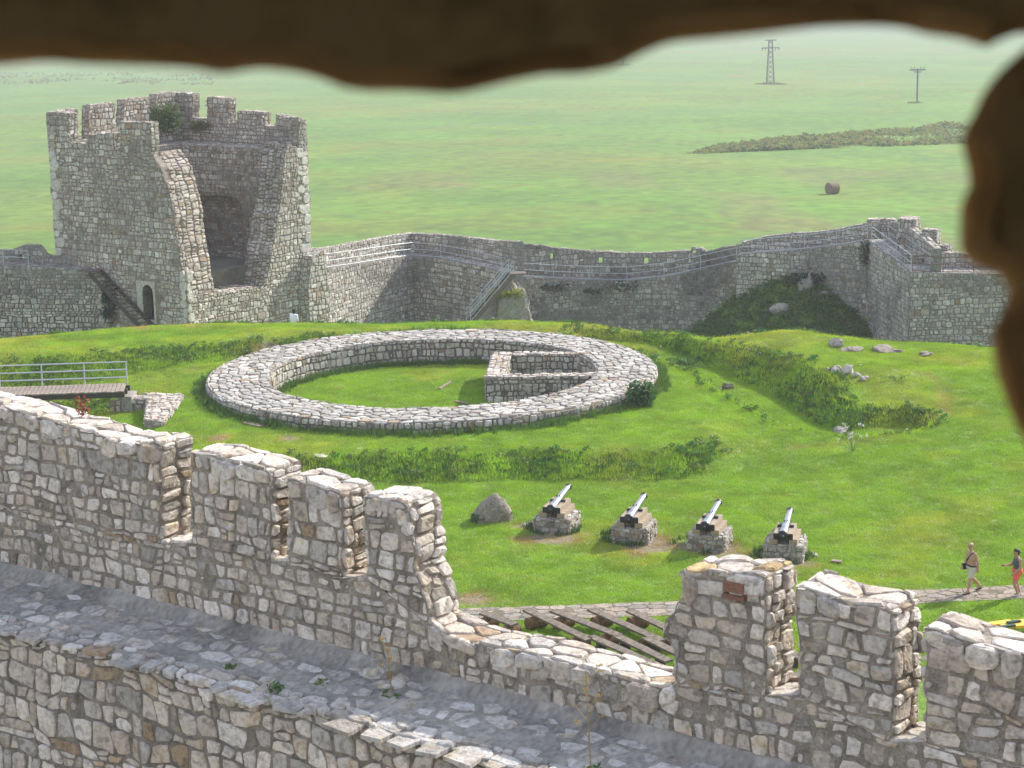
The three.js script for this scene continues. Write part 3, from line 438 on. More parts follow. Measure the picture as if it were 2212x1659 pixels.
// ------------------------------------------------------------------ the breached square gate tower
const TF = V(-21.69, 0, -132.38), TL = V(-31.96, 0, -139.85), TR = V(-14.22, 0, -142.66), TB = V(-24.5, 0, -150.12);
const t1 = (x, y) => [x * 0.3598, 157.1 + y * 0.3598];
let towerFace;
{
  const g = thing('gate_tower', 'tall square stone tower with battlements and a deep breach in its side', 'tower');
  const st = new Stones(g), cores = [], base = -8, far = { len: 0.5, hgt: 0.3, joint: 0.036, stain: 0.3, relief: 0.045, tilt: 0.16, tones: TONES.tower, far: true, odd: 0.05, min: 0.01, chaos: 1.25 };
  const LF = towerFace = planeOf(TL, TF, 0), FR = planeOf(TF, TR, 0), s = LF.len, WALKY = 8.9;
  const d1 = (x, y) => [x * 0.17756, 502.7 + y * 0.17756];
  // left face with its doorway
  const arch = (x0, x1, y0, ys, y1) => { const a = LF.see(...d1(x0, y1)), b = LF.see(...d1(x1, y1)), h = LF.see(...d1((x0 + x1) / 2, ys))[1], cx = (a[0] + b[0]) / 2, r = (b[0] - a[0]) / 2, o = [[a[0], a[1]], [b[0], a[1]]]; for (let k = 0; k <= 10; k++) { const t = Math.PI * k / 10; o.push([cx + r * Math.cos(t), h + r * 1.2 * Math.sin(t)]); } return o; };
  const doorHole = arch(1755, 1888, 675, 745, 1045), fr = arch(1690, 1910, 600, 690, 1060);
  const sq = [[fr[0][0], fr[0][1] - 0.1], [fr[1][0], fr[0][1] - 0.1], [fr[1][0], LF.see(...d1(1800, 592))[1]], [fr[0][0], LF.see(...d1(1800, 592))[1]]];
  const broken = [[1118, 1345], [1096, 1240], [1076, 1110], [1052, 960], [1034, 805], [1004, 680], [962, 565], [908, 480]].map(p => LF.see(...t1(...p)));
  const body = [[0, base], [s - 0.02, base], [s - 0.02, broken[0][1]], ...broken, [broken[7][0] - 0.1, WALKY], [0, WALKY]];
  masonry(st, cores, LF, body, 2.7, { ...far, seed: 101, hole: doorHole, avoid: sq, rough: [0.5, 0.1], end: { len: 0.4, hgt: 0.42, relief: 0.1, tones: TONES.pale }, top: { len: 0.45, hgt: 0.45, relief: 0.1, tones: TONES.pale } });
  const frame = new THREE.ExtrudeGeometry((() => { const sh = new THREE.Shape(sq.map(p => new THREE.Vector2(...p))); sh.holes.push(new THREE.Path(doorHole.map(p => new THREE.Vector2(...p)))); return sh; })(), { depth: 0.5, bevelEnabled: false });
  frame.applyMatrix4(new THREE.Matrix4().makeBasis(LF.U, V(0, 1, 0), LF.N).setPosition(LF.o.clone().addScaledVector(LF.N, -0.43)));
  const door = part('door', slab(LF, doorHole.map(p => p), -0.75, -0.85), MAT.door, g);
  part('door_frame', frame, MAT.paleRock, g);
  const par = pts => pts.map(p => LF.see(...t1(...p)));
  const top = par([[905, 478], [905, 302], [722, 297], [722, 456], [690, 452], [690, 366], [522, 372], [522, 428], [412, 420], [415, 243], [278, 240]]);
  const merl = { ...far, back: true, rough: [0.4, 0.05], top: { len: 0.45, hgt: 0.4, tones: TONES.pale, relief: 0.05 }, end: { len: 0.4, hgt: 0.4 } };
  masonry(st, cores, LF, [[0, WALKY], [top[0][0], WALKY], ...top.map((p, i) => i === 10 ? [0.01, p[1]] : p)], 0.75, { ...merl, seed: 103 });
  // right face: low remaining wall, breach, upright remnant
  const edge = [[1722, 430], [1704, 540], [1690, 640], [1684, 740], [1660, 900], [1640, 1030], [1620, 1130], [1594, 1284], [1470, 1300], [1340, 1318], [1232, 1330], [1128, 1345]].map(p => FR.see(...t1(...p)));
  masonry(st, cores, FR, [[0.01, base], [s - 0.01, base], [s - 0.01, WALKY - 0.6], ...edge], 2.3, { ...far, seed: 107, rough: [0.5, 0.12], end: { len: 0.42, hgt: 0.42, relief: 0.12 }, top: { len: 0.45, hgt: 0.45, relief: 0.08, tones: TONES.pale } });
  const rp = [[1838, 292], [1800, 270], [1788, 268], [1788, 410]].map(p => FR.see(...t1(...p)));
  masonry(st, cores, FR, [[rp[3][0], WALKY - 0.6], [s - 0.01, WALKY - 0.6], [s - 0.01, rp[0][1]], rp[1], rp[2]], 0.75, { ...merl, seed: 109 });
  // rear walls: thick body up to the wall-walk, parapet with merlons above
  const rear = (A, Bp, prof, seed, niche, u0, u1) => {
    const inn = planeOf(A, Bp, 0), pl = (k) => planeOf(A.clone().addScaledVector(inn.N, k), Bp.clone().addScaledVector(inn.N, k), 0), P7 = pl(0.75), P2 = pl(2.3);
    const w = prof.map(p => P7.see(...t1(...p)));
    const lo = WALKY - 0.3; const wp = [[u0, lo - 0.5], [u1, lo - 0.5], ...w.map((p, i) => i === 0 ? [u1, p[1]] : i === w.length - 1 ? [u0, p[1]] : p)];
    masonry(st, cores, P7, wp, 0.75, { ...merl, seed });
    const area4 = niche ? niche.map(p => P2.see(...t1(...p))) : null;
    const poly = [[u0 + 1.4, base], [u1 - 1.4, base], [u1 - 1.4, lo], [u0 + 1.4, lo]];
    cores.push(slab(P2, poly, 0, -0.7, area4)); cores.push(slab(P2, poly, -0.71, -2.28));
    rubble(st, [poly], (u, v, q) => P2.p(u, v, q), { ...far, seed: seed + 1, avoid: area4, gain: 0.92, odd: 0.12 });
    if (area4) rubble(st, [area4], (u, v, q) => P2.p(u, v, -0.7 + q), { ...far, seed: seed + 2, gain: 0.85, odd: 0.4 });
    rubble(st, [[[u0 + 1, 0], [u1 - 1, 0], [u1 - 1, 1.55], [u0 + 1, 1.55]]], (u, v, q) => P2.p(u, lo + q, -v), { ...far, seed: seed + 3, relief: 0.04 });
  };
  rear(TL, TB, [[1062, 118], [1040, 118], [938, 131], [936, 305], [896, 315], [893, 147], [745, 164], [742, 330], [688, 338], [686, 182], [538, 196], [534, 400], [468, 408], [466, 219], [360, 236]], 121, null, 0, s);
  rear(TB, TR, [[1836, 288], [1655, 250], [1653, 328], [1578, 318], [1580, 240], [1424, 231], [1424, 305], [1372, 298], [1374, 156], [1244, 147], [1243, 280], [1152, 272], [1155, 128], [1062, 118]], 131, [[1150, 1055], [1460, 1055], [1458, 820], [1420, 752], [1340, 738], [1150, 740]], 0, s);
  // quoins of large pale blocks
  const R = rng(140), quoin = (pl, u, dir, v0, v1, sz) => { let k = 0; for (let v = v0; v < v1;) { const h = 0.5 + 0.35 * R(), l = (k++ % 2 ? 0.6 : 1.0) * sz; st.add([[u, v], [u + dir * l, v], [u + dir * l, v + h], [u, v + h]], (a, b, w) => pl.p(a, b, w), { joint: 0.012, relief: 0.075, tilt: 0.01, tones: TONES.quoin, odd: 0 }, R); v += h; } };
  quoin(LF, 0.02, 1, -3, 8.6, 1); quoin(FR, s - 0.02, -1, -3, 8.4, 1.15); quoin(FR, 0.03, 1, -3.6, 0.9, 0.6); quoin(LF, s - 0.03, -1, -3.6, 0.9, 0.6);
  // earth floor inside and the battered foot on the right
  const cgeo = new THREE.BoxGeometry(s - 4, 4, s - 4); cgeo.rotateY(-Math.atan2(LF.U.z, LF.U.x)); cgeo.translate((TL.x + TR.x) / 2, -1.4, (TL.z + TR.z) / 2); part('floor', cgeo, std(0.2, 0.19, 0.14, { map: mortarMap }), g);
  const RBp = planeOf(FR.p(s - 1.6, 0, 0.9), FR.p(s + 0.9, 0, 0.9), 0); masonry(st, cores, RBp, [[0, base], [2.5, base], [2.2, -0.5], [1.9, 1.2], [0.6, 0.9], [0.1, -1]], 1.2, { ...far, seed: 151, rough: [0.5, 0.08], tones: TONES.quoin });
  part('mortar_core', join(cores), std(0.4, 0.345, 0.29, { map: mortarMap, bumpMap: mortarBump, bumpScale: 0.03, roughness: 1 }), g);
  st.finish();
}
// ------------------------------------------------------------------ far curtain walls with wall-walk and loopholed parapet
const walls = {};
function curtain(key, name, label, verts, o) {
  const g = thing(name, label, 'wall'), st = new Stones(g), cores = [], ww = o.walk ?? 1.3, pt = 0.55;
  const P = verts.map(([x, D, yw]) => atD(x, yw, D)), n = P.length, seg = [];
  for (let i = 0; i + 1 < n; i++) { const d = V(P[i + 1].x - P[i].x, 0, P[i + 1].z - P[i].z), L = d.length(); d.normalize(); seg.push({ L, N: V(-d.z, 0, d.x) }); }
  const U = [0]; seg.forEach((q, i) => U.push(U[i] + q.L));
  const NN = P.map((_, i) => { const a = seg[Math.max(0, i - 1)].N, b = seg[Math.min(n - 2, i)].N, m = a.clone().add(b).normalize(); return m.multiplyScalar(1 / Math.max(0.5, m.dot(b))); });
  const PY = verts.map(([x, D, yw, yp], i) => atD(x, yp, D - (NN[i].z > 0 ? -1 : 1) * (ww + 0.2)).y);
  const loc = u => { let i = 0; while (i < n - 2 && u > U[i + 1]) i++; return [i, clamp((u - U[i]) / seg[i].L, 0, 1)]; };
  const H = u => { const [i, t] = loc(u); return mix(P[i].y, P[i + 1].y, t); }, PH = u => { const [i, t] = loc(u); return mix(PY[i], PY[i + 1], t) + 0.09 * (noise2(u * 1.3, 7, 31) - 0.5); };
  const at = (u, y, w) => { const [i, t] = loc(u), N = NN[i].clone().lerp(NN[i + 1], t); return V(mix(P[i].x, P[i + 1].x, t) + N.x * w, y, mix(P[i].z, P[i + 1].z, t) + N.z * w); };
  const uOf = x => { for (let i = 0; i + 1 < n; i++) if (x <= verts[i + 1][0]) return mix(U[i], U[i + 1], (x - verts[i][0]) / (verts[i + 1][0] - verts[i][0])); return U[n - 1]; };
  const solid = (u0, u1, yb, yt, w0, w1) => {
    const us = [u0]; for (const u of U) if (u > u0 + 0.05 && u < u1 - 0.05) us.push(u); us.push(u1); const all = []; us.forEach((u, i) => { all.push(u); if (i + 1 < us.length) { const m = Math.floor((us[i + 1] - u) / 0.8); for (let k = 1; k <= m; k++) all.push(mix(u, us[i + 1], k / (m + 1))); } });
    const q = [], quad = (a, b, c, d, s, t) => q.push([a, [0, 0]], [b, [s, 0]], [c, [s, t]], [a, [0, 0]], [c, [s, t]], [d, [0, t]]);
    const c = u => [at(u, yb(u), w0), at(u, yt(u), w0), at(u, yt(u), w1), at(u, yb(u), w1)];
    for (let i = 0; i + 1 < all.length; i++) { const a = c(all[i]), b = c(all[i + 1]), L = all[i + 1] - all[i]; for (let k = 0; k < 4; k++) { const e = (k + 1) % 4; quad(a[k], b[k], b[e], a[e], L, a[k].distanceTo(a[e])); } }
    for (const [u, f] of [[u0, 0], [u1, 1]]) { const a = c(u); f ? quad(a[0], a[3], a[2], a[1], 1, 2) : quad(a[0], a[1], a[2], a[3], 1, 2); }
    const geo = new THREE.BufferGeometry(); geo.setAttribute('position', new THREE.Float32BufferAttribute(q.flatMap(e => [e[0].x, e[0].y, e[0].z]), 3)); geo.setAttribute('uv', new THREE.Float32BufferAttribute(q.flatMap(e => [e[1][0] + e[0].x, e[1][1] + e[0].y]), 2)); geo.computeVertexNormals(); cores.push(geo);
  };
  const end = U[n - 1], far = { len: 0.46, hgt: 0.29, joint: 0.03, stain: 0.35, relief: 0.045, tilt: 0.16, tones: TONES.tower, far: true, odd: 0.03, min: 0.01, chaos: 1.2, ...(o.stones ?? {}) }, base = o.base ?? -4.5, bat = o.batter ?? 0;
  const samp = (f, a, b) => { const r = []; const m = Math.max(1, Math.ceil((b - a) / 0.9)); for (let k = 0; k <= m; k++) { const u = mix(a, b, k / m); r.push([u, f(u)]); } return r; };
  solid(0, end, () => base, H, 0, -(ww + pt));
  rubble(st, [[[0, base], [end, base], ...samp(H, 0, end).reverse()]], (u, v, w) => at(u, v, w + bat * (H(u) - v)), { ...far, seed: o.seed });
  if (bat) solid(0, end, () => base, u => H(u) - 0.02, 0.003, -0.4);
  rubble(st, [[[0, 0], [end, 0], [end, ww], [0, ww]]], (u, v, w) => at(u, H(u) + w, -v), { ...far, seed: o.seed + 1, tones: TONES.grey, paving: true, relief: 0.03, tilt: 0.05, len: 0.5, hgt: 0.4 });
  // parapet, split round the loopholes
  const cuts = (o.holes ?? []).map(([x, y0, y1]) => { const u = uOf(x), [i] = loc(u), D = -at(u, 0, -ww).z; return { u, a: atD(x, y1, D).y, b: atD(x, y0, D).y }; }).sort((a, b) => a.u - b.u), hw = 0.16;
  const p0 = o.from !== undefined ? uOf(o.from) : 0, p1 = o.to !== undefined ? uOf(o.to) : end; let u = p0; const doms = [];
  const piece = (a, b, yb, yt) => { solid(a, b, yb, yt, -ww, -(ww + pt)); doms.push([...samp(yb, a, b), ...samp(yt, a, b).reverse()]); };
  for (const c of cuts) { piece(u, c.u - hw, q => H(q) - 0.1, PH); piece(c.u - hw, c.u + hw, q => H(q) - 0.1, () => c.a); piece(c.u - hw, c.u + hw, () => c.b, PH); u = c.u + hw; }
  piece(u, p1, q => H(q) - 0.1, PH);
  rubble(st, doms, (a, v, w) => at(a, v, -ww + w), { ...far, seed: o.seed + 2, relief: 0.04 });
  rubble(st, [[[p0, 0], [p1, 0], [p1, pt], [p0, pt]]], (a, v, w) => at(a, PH(a) + w, -ww - v), { ...far, seed: o.seed + 3, tones: TONES.pale, relief: 0.06, len: 0.45, hgt: 0.34 });
  part('mortar_core', join(cores), o.mortar ?? MAT.mortarGrey, g);
  st.finish(o.limit ?? 300);
  walls[key] = { at, H, uOf, end, g };
  return g;
}
curtain('left', 'curtain_wall', 'grey rubble wall running from the left edge up to the tower', [[-120, 139.5, 574, 545], [0, 138.6, 571, 541], [40, 138.3, 573, 529], [70, 138.1, 575, 530], [88, 138, 576, 552], [150, 137.8, 580, 556], [238, 137.3, 585, 560]], { seed: 201, base: -9, batter: 0.03, holes: [[29, 550, 562]] });
curtain('middle', 'curtain_wall', 'winding pale wall with railed walk and loopholes between the tower and the right bastion', [[672, 142.6, 584, 541], [740, 147.2, 575, 531], [800, 151, 566, 521], [850, 154, 558, 512], [893, 156.2, 553, 505], [945, 154.6, 557, 508], [1000, 152.2, 567, 514], [1045, 150, 577, 518], [1086, 147.6, 588, 521]], { seed: 221, base: -9, limit: 240 });
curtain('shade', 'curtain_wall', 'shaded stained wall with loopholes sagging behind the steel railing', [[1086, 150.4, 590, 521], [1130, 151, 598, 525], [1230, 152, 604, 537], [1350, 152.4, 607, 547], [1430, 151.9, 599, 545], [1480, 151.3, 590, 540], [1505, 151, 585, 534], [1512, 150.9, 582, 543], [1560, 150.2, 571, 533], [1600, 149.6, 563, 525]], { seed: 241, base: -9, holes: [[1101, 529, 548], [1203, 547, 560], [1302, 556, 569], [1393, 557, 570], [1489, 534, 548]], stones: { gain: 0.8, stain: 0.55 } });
curtain('step', 'curtain_wall', 'weathered wall section standing forward above the dark grassy slope', [[1591, 147, 551, 524], [1640, 146.3, 546, 510], [1682, 145.6, 543, 505], [1751, 144.3, 538, 500], [1815, 143, 529, 489], [1874, 141.6, 519, 478]], { seed: 261, base: -9 });
curtain('ramp', 'curtain_wall', 'narrow wall face below the railed ramp at the right bastion', [[1876, 141.6, 518, 474], [1905, 138, 540, 480], [1935, 134.4, 562, 500], [1968, 131, 587, 532]], { seed: 281, base: -8, walk: 1.5, limit: 150, stones: { tones: TONES.grey } });
curtain('bastion', 'curtain_wall', 'tall pale bastion wall at right, partly hidden by the dark jamb', [[1967, 130.85, 588, 543], [2045, 130.9, 590, 545], [2120, 131.1, 591, 548], [2212, 131.4, 592, 550], [2320, 131.8, 594, 552]], { seed: 291, base: -8, walk: 2.2, stones: { tones: TONES.grey } });

// ------------------------------------------------------------------ metalwork and timber
const UPV = V(0, 1, 0);
function bar(a, b, r, sides = 6) { const d = b.clone().sub(a), L = d.length(), g = new THREE.CylinderGeometry(r, r, L, sides); g.applyQuaternion(new THREE.Quaternion().setFromUnitVectors(UPV, d.normalize())); g.translate((a.x + b.x) / 2, (a.y + b.y) / 2, (a.z + b.z) / 2); return g; }
function beam(a, b, w, h, up = UPV) { const d = b.clone().sub(a), L = d.length(); d.normalize(); const x = new THREE.Vector3().crossVectors(up, d).normalize(), y = new THREE.Vector3().crossVectors(d, x), g = new THREE.BoxGeometry(w, h, L); g.applyMatrix4(new THREE.Matrix4().makeBasis(x, y, d).setPosition(a.clone().add(b).multiplyScalar(0.5))); return g; }
function railing(label, feet, o = {}) {
  const g = thing('metal_railing', label, 'railing', o.group), h = o.h ?? 1.05, r = o.r ?? 0.024, mat = o.mat ?? MAT.steel;
  feet.forEach(p => part('post', bar(p, p.clone().add(V(0, h, 0)), r), mat, g));
  for (const k of o.levels ?? [0.08, 0.52, 1]) for (let i = 0; i + 1 < feet.length; i++) part('rail', bar(feet[i].clone().add(V(0, h * k, 0)), feet[i + 1].clone().add(V(0, h * k, 0)), r * 0.95), mat, g);
  return g;
}
const along = (w, x0, x1, n, off = -0.12) => { const r = [], a = walls[w].uOf(x0), b = walls[w].uOf(x1); for (let i = 0; i < n; i++) { const u = mix(a, b, i / (n - 1)); r.push(walls[w].at(u, walls[w].H(u), off)); } return r; };
railing('steel railing along the sunlit wall-walk next to the tower', [...along('middle', 690, 893, 6), ...along('middle', 950, 1081, 3)]);
railing('long steel railing in front of the loopholes on the sagging wall', [...along('shade', 1104, 1130, 2), ...along('shade', 1196, 1590, 6)]);
railing('steel railing on the rising wall section before the bastion', along('step', 1597, 1872, 5));
railing('outer steel railing of the ramp down to the bastion', along('ramp', 1880, 1966, 4, -0.1));
railing('inner steel railing of the ramp down to the bastion', along('ramp', 1880, 1966, 4, -1.35));
railing('rusty brown railing on top of the right bastion', along('bastion', 1972, 2300, 6, -0.2), { mat: MAT.rust });
railing('thin rails on the wall-walk at the left edge', along('left', -100, 60, 4, -0.15), { levels: [0.52, 1] });
function stair(label, top, bottom, width, steps, side, mat, rail) {   // side: horizontal vector across the stair
  const g = thing('timber_stair', label, 'stairs'), s = side.clone().multiplyScalar(width / 2);
  for (const k of [-1, 1]) part('stringer', beam(top.clone().addScaledVector(s, k), bottom.clone().addScaledVector(s, k), 0.08, 0.28), mat, g);
  for (let i = 0; i < steps; i++) { const c = top.clone().lerp(bottom, (i + 0.5) / steps).add(V(0, 0.05, 0)), run = V(bottom.x - top.x, 0, bottom.z - top.z).normalize(); part('tread', beam(c.clone().addScaledVector(s, -0.94), c.clone().addScaledVector(s, 0.94), 0.26, 0.05), MAT.wood, g); }
  const pl = V(top.x - bottom.x, 0, top.z - bottom.z).normalize(); part('landing', beam(top.clone().add(V(0, 0.06, 0)).addScaledVector(pl, -0.1), top.clone().add(V(0, 0.06, 0)).addScaledVector(pl, 1.1), width + 0.1, 0.08), MAT.wood, g);
  if (rail) for (const k of [-1, 1]) { const A = top.clone().addScaledVector(s, k), B = bottom.clone().addScaledVector(s, k); for (const f of [0.35, 0.7, 1.02]) part('handrail', bar(A.clone().add(V(0, f, 0)), B.clone().add(V(0, f, 0)), 0.028), MAT.steel, g); for (let i = 0; i < 4; i++) { const p = A.clone().lerp(B, i / 3); part('post', bar(p, p.clone().add(V(0, 1.02, 0)), 0.028), MAT.steel, g); } }
  return g;
}
{
  const top = atD(1104, 592, 145.6), bot = atD(1012, 702, 145); stair('steep railed stair from the wall-walk down to the hollow', top, bot.setZ(top.z + 0.5), 1.0, 13, V(0.35, 0, 0.94), MAT.wood, true);
  const u0 = towerFace.see(222, 584), u1 = towerFace.see(338, 706), T2 = towerFace.p(u0[0], u0[1], 0.75), B2 = towerFace.p(u1[0], u1[1], 0.75);
  stair('dark open timber stair against the tower beside its door', T2, B2, 1.1, 15, towerFace.N, MAT.woodDark, false);
}
// footbridge at the left edge
{
  const g = thing('footbridge', 'weathered plank footbridge with steel railing at the left edge', 'bridge'), y = 1.62;
  const a = atY(272, 850, y), b = atY(268, 825, y), dirv = V(-1, 0, 0.06).normalize(), W = 1.9;
  const c0 = a.clone().lerp(b, 0.5), R = rng(300);
  for (let i = 0; i < 44; i++) { const c = c0.clone().addScaledVector(dirv, i * 0.21 + 0.1).add(V(0, (R() - 0.5) * 0.02, 0)), across = V(0.12, 0, 1).normalize(), l = W / 2 + (R() - 0.5) * 0.06; part('plank', beam(c.clone().addScaledVector(across, -l), c.clone().addScaledVector(across, l), 0.185, 0.06), std(0.5, 0.43, 0.38, { map: woodMap }), g); }
  for (const k of [-0.75, 0, 0.75]) part('beam', beam(c0.clone().add(V(0.1, -0.17, k)), c0.clone().addScaledVector(dirv, 10).add(V(0, -0.17, k)), 0.2, 0.26), MAT.woodDark, g);
  const abut = new THREE.BoxGeometry(0.5, 1.4, 1.4); abut.translate(c0.x + 0.1, y - 1.08, c0.z - 0.35); part('abutment', abut, MAT.rock, g);
  for (let i = 0; i < 6; i++) { const p = c0.clone().addScaledVector(dirv, 0.15 + i * 2.05).add(V(0.1, 0, -0.88)); part('post', bar(p, p.clone().add(V(0, 1.12, 0)), 0.035), MAT.steel, g); }
  for (const k of [0.34, 0.72, 1.1]) { const p = c0.clone().addScaledVector(dirv, 0.15).add(V(0.1, k, -0.88)); part('rail', bar(p, p.clone().addScaledVector(dirv, 10.25), 0.035), MAT.steel, g); }
}
// ------------------------------------------------------------------ cannons on stone plinths
function lathe(pts, seg = 20) { return new THREE.LatheGeometry(pts.map(p => new THREE.Vector2(...p)), seg); }
{
  const cradle = std(0.55, 0.46, 0.36, { map: woodMap, roughness: 0.85 }), spots = [[1204, 1140, 'nearest the boulder', 'leftmost'], [1370, 1163, 'second from the boulder', 'second'], [1533, 1178, 'third from the boulder', 'third'], [1696, 1201, 'farthest from the boulder', 'rightmost']];
  spots.forEach(([x, y, where, ord], k) => {
    const c = atY(x, y, 0), gy = ground(c.x, c.z), yaw = -(18 - (k === 3 ? 4 : 0)) * Math.PI / 180, R = rng(400 + k), W = 1.4, D = 1.5, Hh = 0.58;
    const f = V(-Math.sin(yaw), 0, -Math.cos(yaw)), r = V(Math.cos(yaw), 0, -Math.sin(yaw));   // forward (muzzle) and right
    const corner = (a, b) => c.clone().addScaledVector(r, a * W / 2).addScaledVector(f, b * D / 2);
    const g = thing('stone_plinth', `squat rubble plinth on the lawn, ${where}`, 'plinth', 'plinths under the cannons'), st = new Stones(g), cores = [];
    const cor = [corner(-1, -1), corner(1, -1), corner(1, 1), corner(-1, 1)];
    for (let i = 0; i < 4; i++) { const pl = planeOf(cor[i], cor[(i + 1) % 4], gy - 0.15); rubble(st, [[[0, 0], [pl.len, 0], [pl.len, Hh + 0.15], [0, Hh + 0.15]]], (u, v, w) => pl.p(u, v, w), { len: 0.34, hgt: 0.19, joint: 0.015, relief: 0.045, tones: TONES.grey, gain: 0.8, seed: 410 + k * 9 + i, odd: 0.15 }); }
    const box = new THREE.BoxGeometry(W, Hh + 0.3, D); box.rotateY(yaw); box.translate(c.x, gy + Hh / 2 - 0.15, c.z); cores.push(box);
    rubble(st, [[[-W / 2, -D / 2], [W / 2, -D / 2], [W / 2, D / 2], [-W / 2, D / 2]]], (u, v, w) => c.clone().addScaledVector(r, u).addScaledVector(f, v).setY(gy + Hh + w), { len: 0.42, hgt: 0.34, joint: 0.015, relief: 0.04, tones: TONES.grey, gain: 0.9, seed: 430 + k, odd: 0.05, paving: true });
    part('mortar_core', join(cores), MAT.mortar, g); st.finish(150);
    const cr = thing('timber_cradle', `stepped timber cradle carrying the ${ord} cannon barrel`, 'cradle', 'cradles under the cannon barrels'), top = gy + Hh + 0.05;
    const at = (a, b, h) => c.clone().addScaledVector(r, a).addScaledVector(f, b).setY(top + h);
    for (const sg of [-1, 1]) { part('lower_beam', beam(at(sg * 0.36, -0.72, 0.1), at(sg * 0.36, 0.74, 0.1), 0.3, 0.2), cradle, cr); part('upper_beam', beam(at(sg * 0.25, -0.74, 0.31), at(sg * 0.25, 0.72, 0.31), 0.2, 0.22), cradle, cr); part('end_cap', beam(at(sg * 0.25, -0.765, 0.31), at(sg * 0.25, -0.742, 0.31), 0.205, 0.225), MAT.iron, cr); }
    const cn = thing('cannon', `old cannon barrel pointing away, ${where}`, 'cannon', 'row of four cannons'), el = 0.1;
    const prof = [[0, -1.02], [0.05, -1.02], [0.065, -0.97], [0.05, -0.93], [0.09, -0.9], [0.15, -0.86], [0.165, -0.84], [0.165, -0.79], [0.148, -0.76], [0.142, -0.35], [0.152, -0.34], [0.152, -0.29], [0.135, -0.27], [0.125, 0.25], [0.134, 0.26], [0.134, 0.3], [0.118, 0.33], [0.098, 1.4], [0.108, 1.42], [0.108, 1.46], [0.1, 1.48], [0.125, 1.58], [0.128, 1.64], [0.112, 1.67], [0.062, 1.67], [0.055, 1.3], [0, 1.3]];
    const q = new THREE.Quaternion().setFromUnitVectors(UPV, f.clone().multiplyScalar(Math.cos(el)).add(V(0, Math.sin(el), 0)));
    const put = geo => { geo.scale(1.12, 1, 1.12); geo.applyQuaternion(q); const o = at(0, -0.02, 0.46); geo.translate(o.x, o.y, o.z); return geo; };
    const brl = part('barrel', put(lathe(prof.slice(7, 20), 24)), MAT.gun, cn); part('breech', put(lathe(prof.slice(0, 8), 24)), MAT.iron, cn); part('muzzle', put(lathe(prof.slice(19), 24)), MAT.iron, cn);
    const tr = bar(at(-0.3, 0.12, 0.46), at(0.3, 0.12, 0.46), 0.05, 10); part('trunnion', tr, MAT.iron, brl);
    for (const sg of [-1, 1]) { const h = new THREE.TorusGeometry(0.055, 0.02, 6, 14, Math.PI); h.rotateY(-0.0); h.applyMatrix4(new THREE.Matrix4().makeBasis(f, UPV, r)); const o = at(sg * 0.065, 0.22, 0.6); h.translate(o.x, o.y, o.z); part('lifting_handle', h, MAT.iron, brl); }
  });
}
// ------------------------------------------------------------------ plank benches on logs
{
  const B = [[1043, 1324, 1112, 1350, 'leftmost bench, half hidden by the sloping wall top'], [1137, 1317, 1273, 1383, 'second bench from the left in the far row'], [1195, 1319, 1338, 1374, 'third bench from the left in the far row'], [1276, 1316, 1430, 1385, 'fourth bench from the left in the far row'], [1360, 1319, 1478, 1375, 'far row bench running behind the tall merlon'], [1276, 1375, 1390, 1425, 'near row bench sinking behind the low wall'], [1333, 1374, 1445, 1429, 'near row bench ending just above the wall top'], [1395, 1378, 1520, 1440, 'near row bench running behind the tall merlon'], [1600, 1360, 1736, 1424, 'bench glimpsed low between the two right merlons'], [1640, 1424, 1760, 1482, 'nearest bench glimpsed between the two right merlons']];
  B.forEach(([x0, y0, x1, y1, w], k) => {
    const a = atY(x0, y0, 0.46), b = atY(x1, y1, 0.46), g = thing('plank_bench', `brown plank seat on logs, ${w}`, 'bench', 'plank benches on the grass'), d = b.clone().sub(a).normalize(), n = V(-d.z, 0, d.x);
    const ext = k === 5 ? b.clone().addScaledVector(d, 0.8) : b;
    part('seat', beam(a, ext, 0.32, 0.07), MAT.wood, g);
    for (const t of [0.16, 0.84]) { const c = a.clone().lerp(ext, t), gy = ground(c.x, c.z), r = 0.21; const lg = bar(V(0, -0.34, 0), V(0, 0.34, 0), r, 16); if (k < 5) { lg.applyQuaternion(new THREE.Quaternion().setFromUnitVectors(UPV, n)); lg.translate(c.x, gy + r - 0.01, c.z); part('log', lg, MAT.log, g); } else part('leg', beam(c.clone().setY(gy - 0.02), c.clone().setY(0.43), 0.3, 0.14, d), MAT.woodDark, g); }
  });
}
// striped timber pieces lying at the right edge
{
  const g = thing('yellow_trestle', 'yellow and dark green timber frame lying at the right edge', 'trestle'), P = (x, y, h = 0.35) => atY(x, y, h);
  for (const [a, b, m] of [[[2140, 1349], [2186, 1343], MAT.yellow], [[2165, 1354], [2196, 1349], MAT.yellow], [[2194, 1344], [2240, 1340], MAT.yellow], [[2190, 1352], [2240, 1347], MAT.yellow]]) part('board', beam(P(...a), P(...b), 0.3, 0.08), m, g);
  for (const [a, b] of [[[2160, 1355], [2192, 1350]], [[2176, 1345], [2204, 1341]]]) part('clamp', beam(P(...a, 0.42), P(...b, 0.42), 0.14, 0.06), std(0.03, 0.07, 0.05), g);
  for (const x of [2150, 2220]) { const p = P(x, 1348, 0.3); part('leg', beam(p.clone().setY(0), p, 0.3, 0.1, V(1, 0, 0)), MAT.woodDark, g); }
}
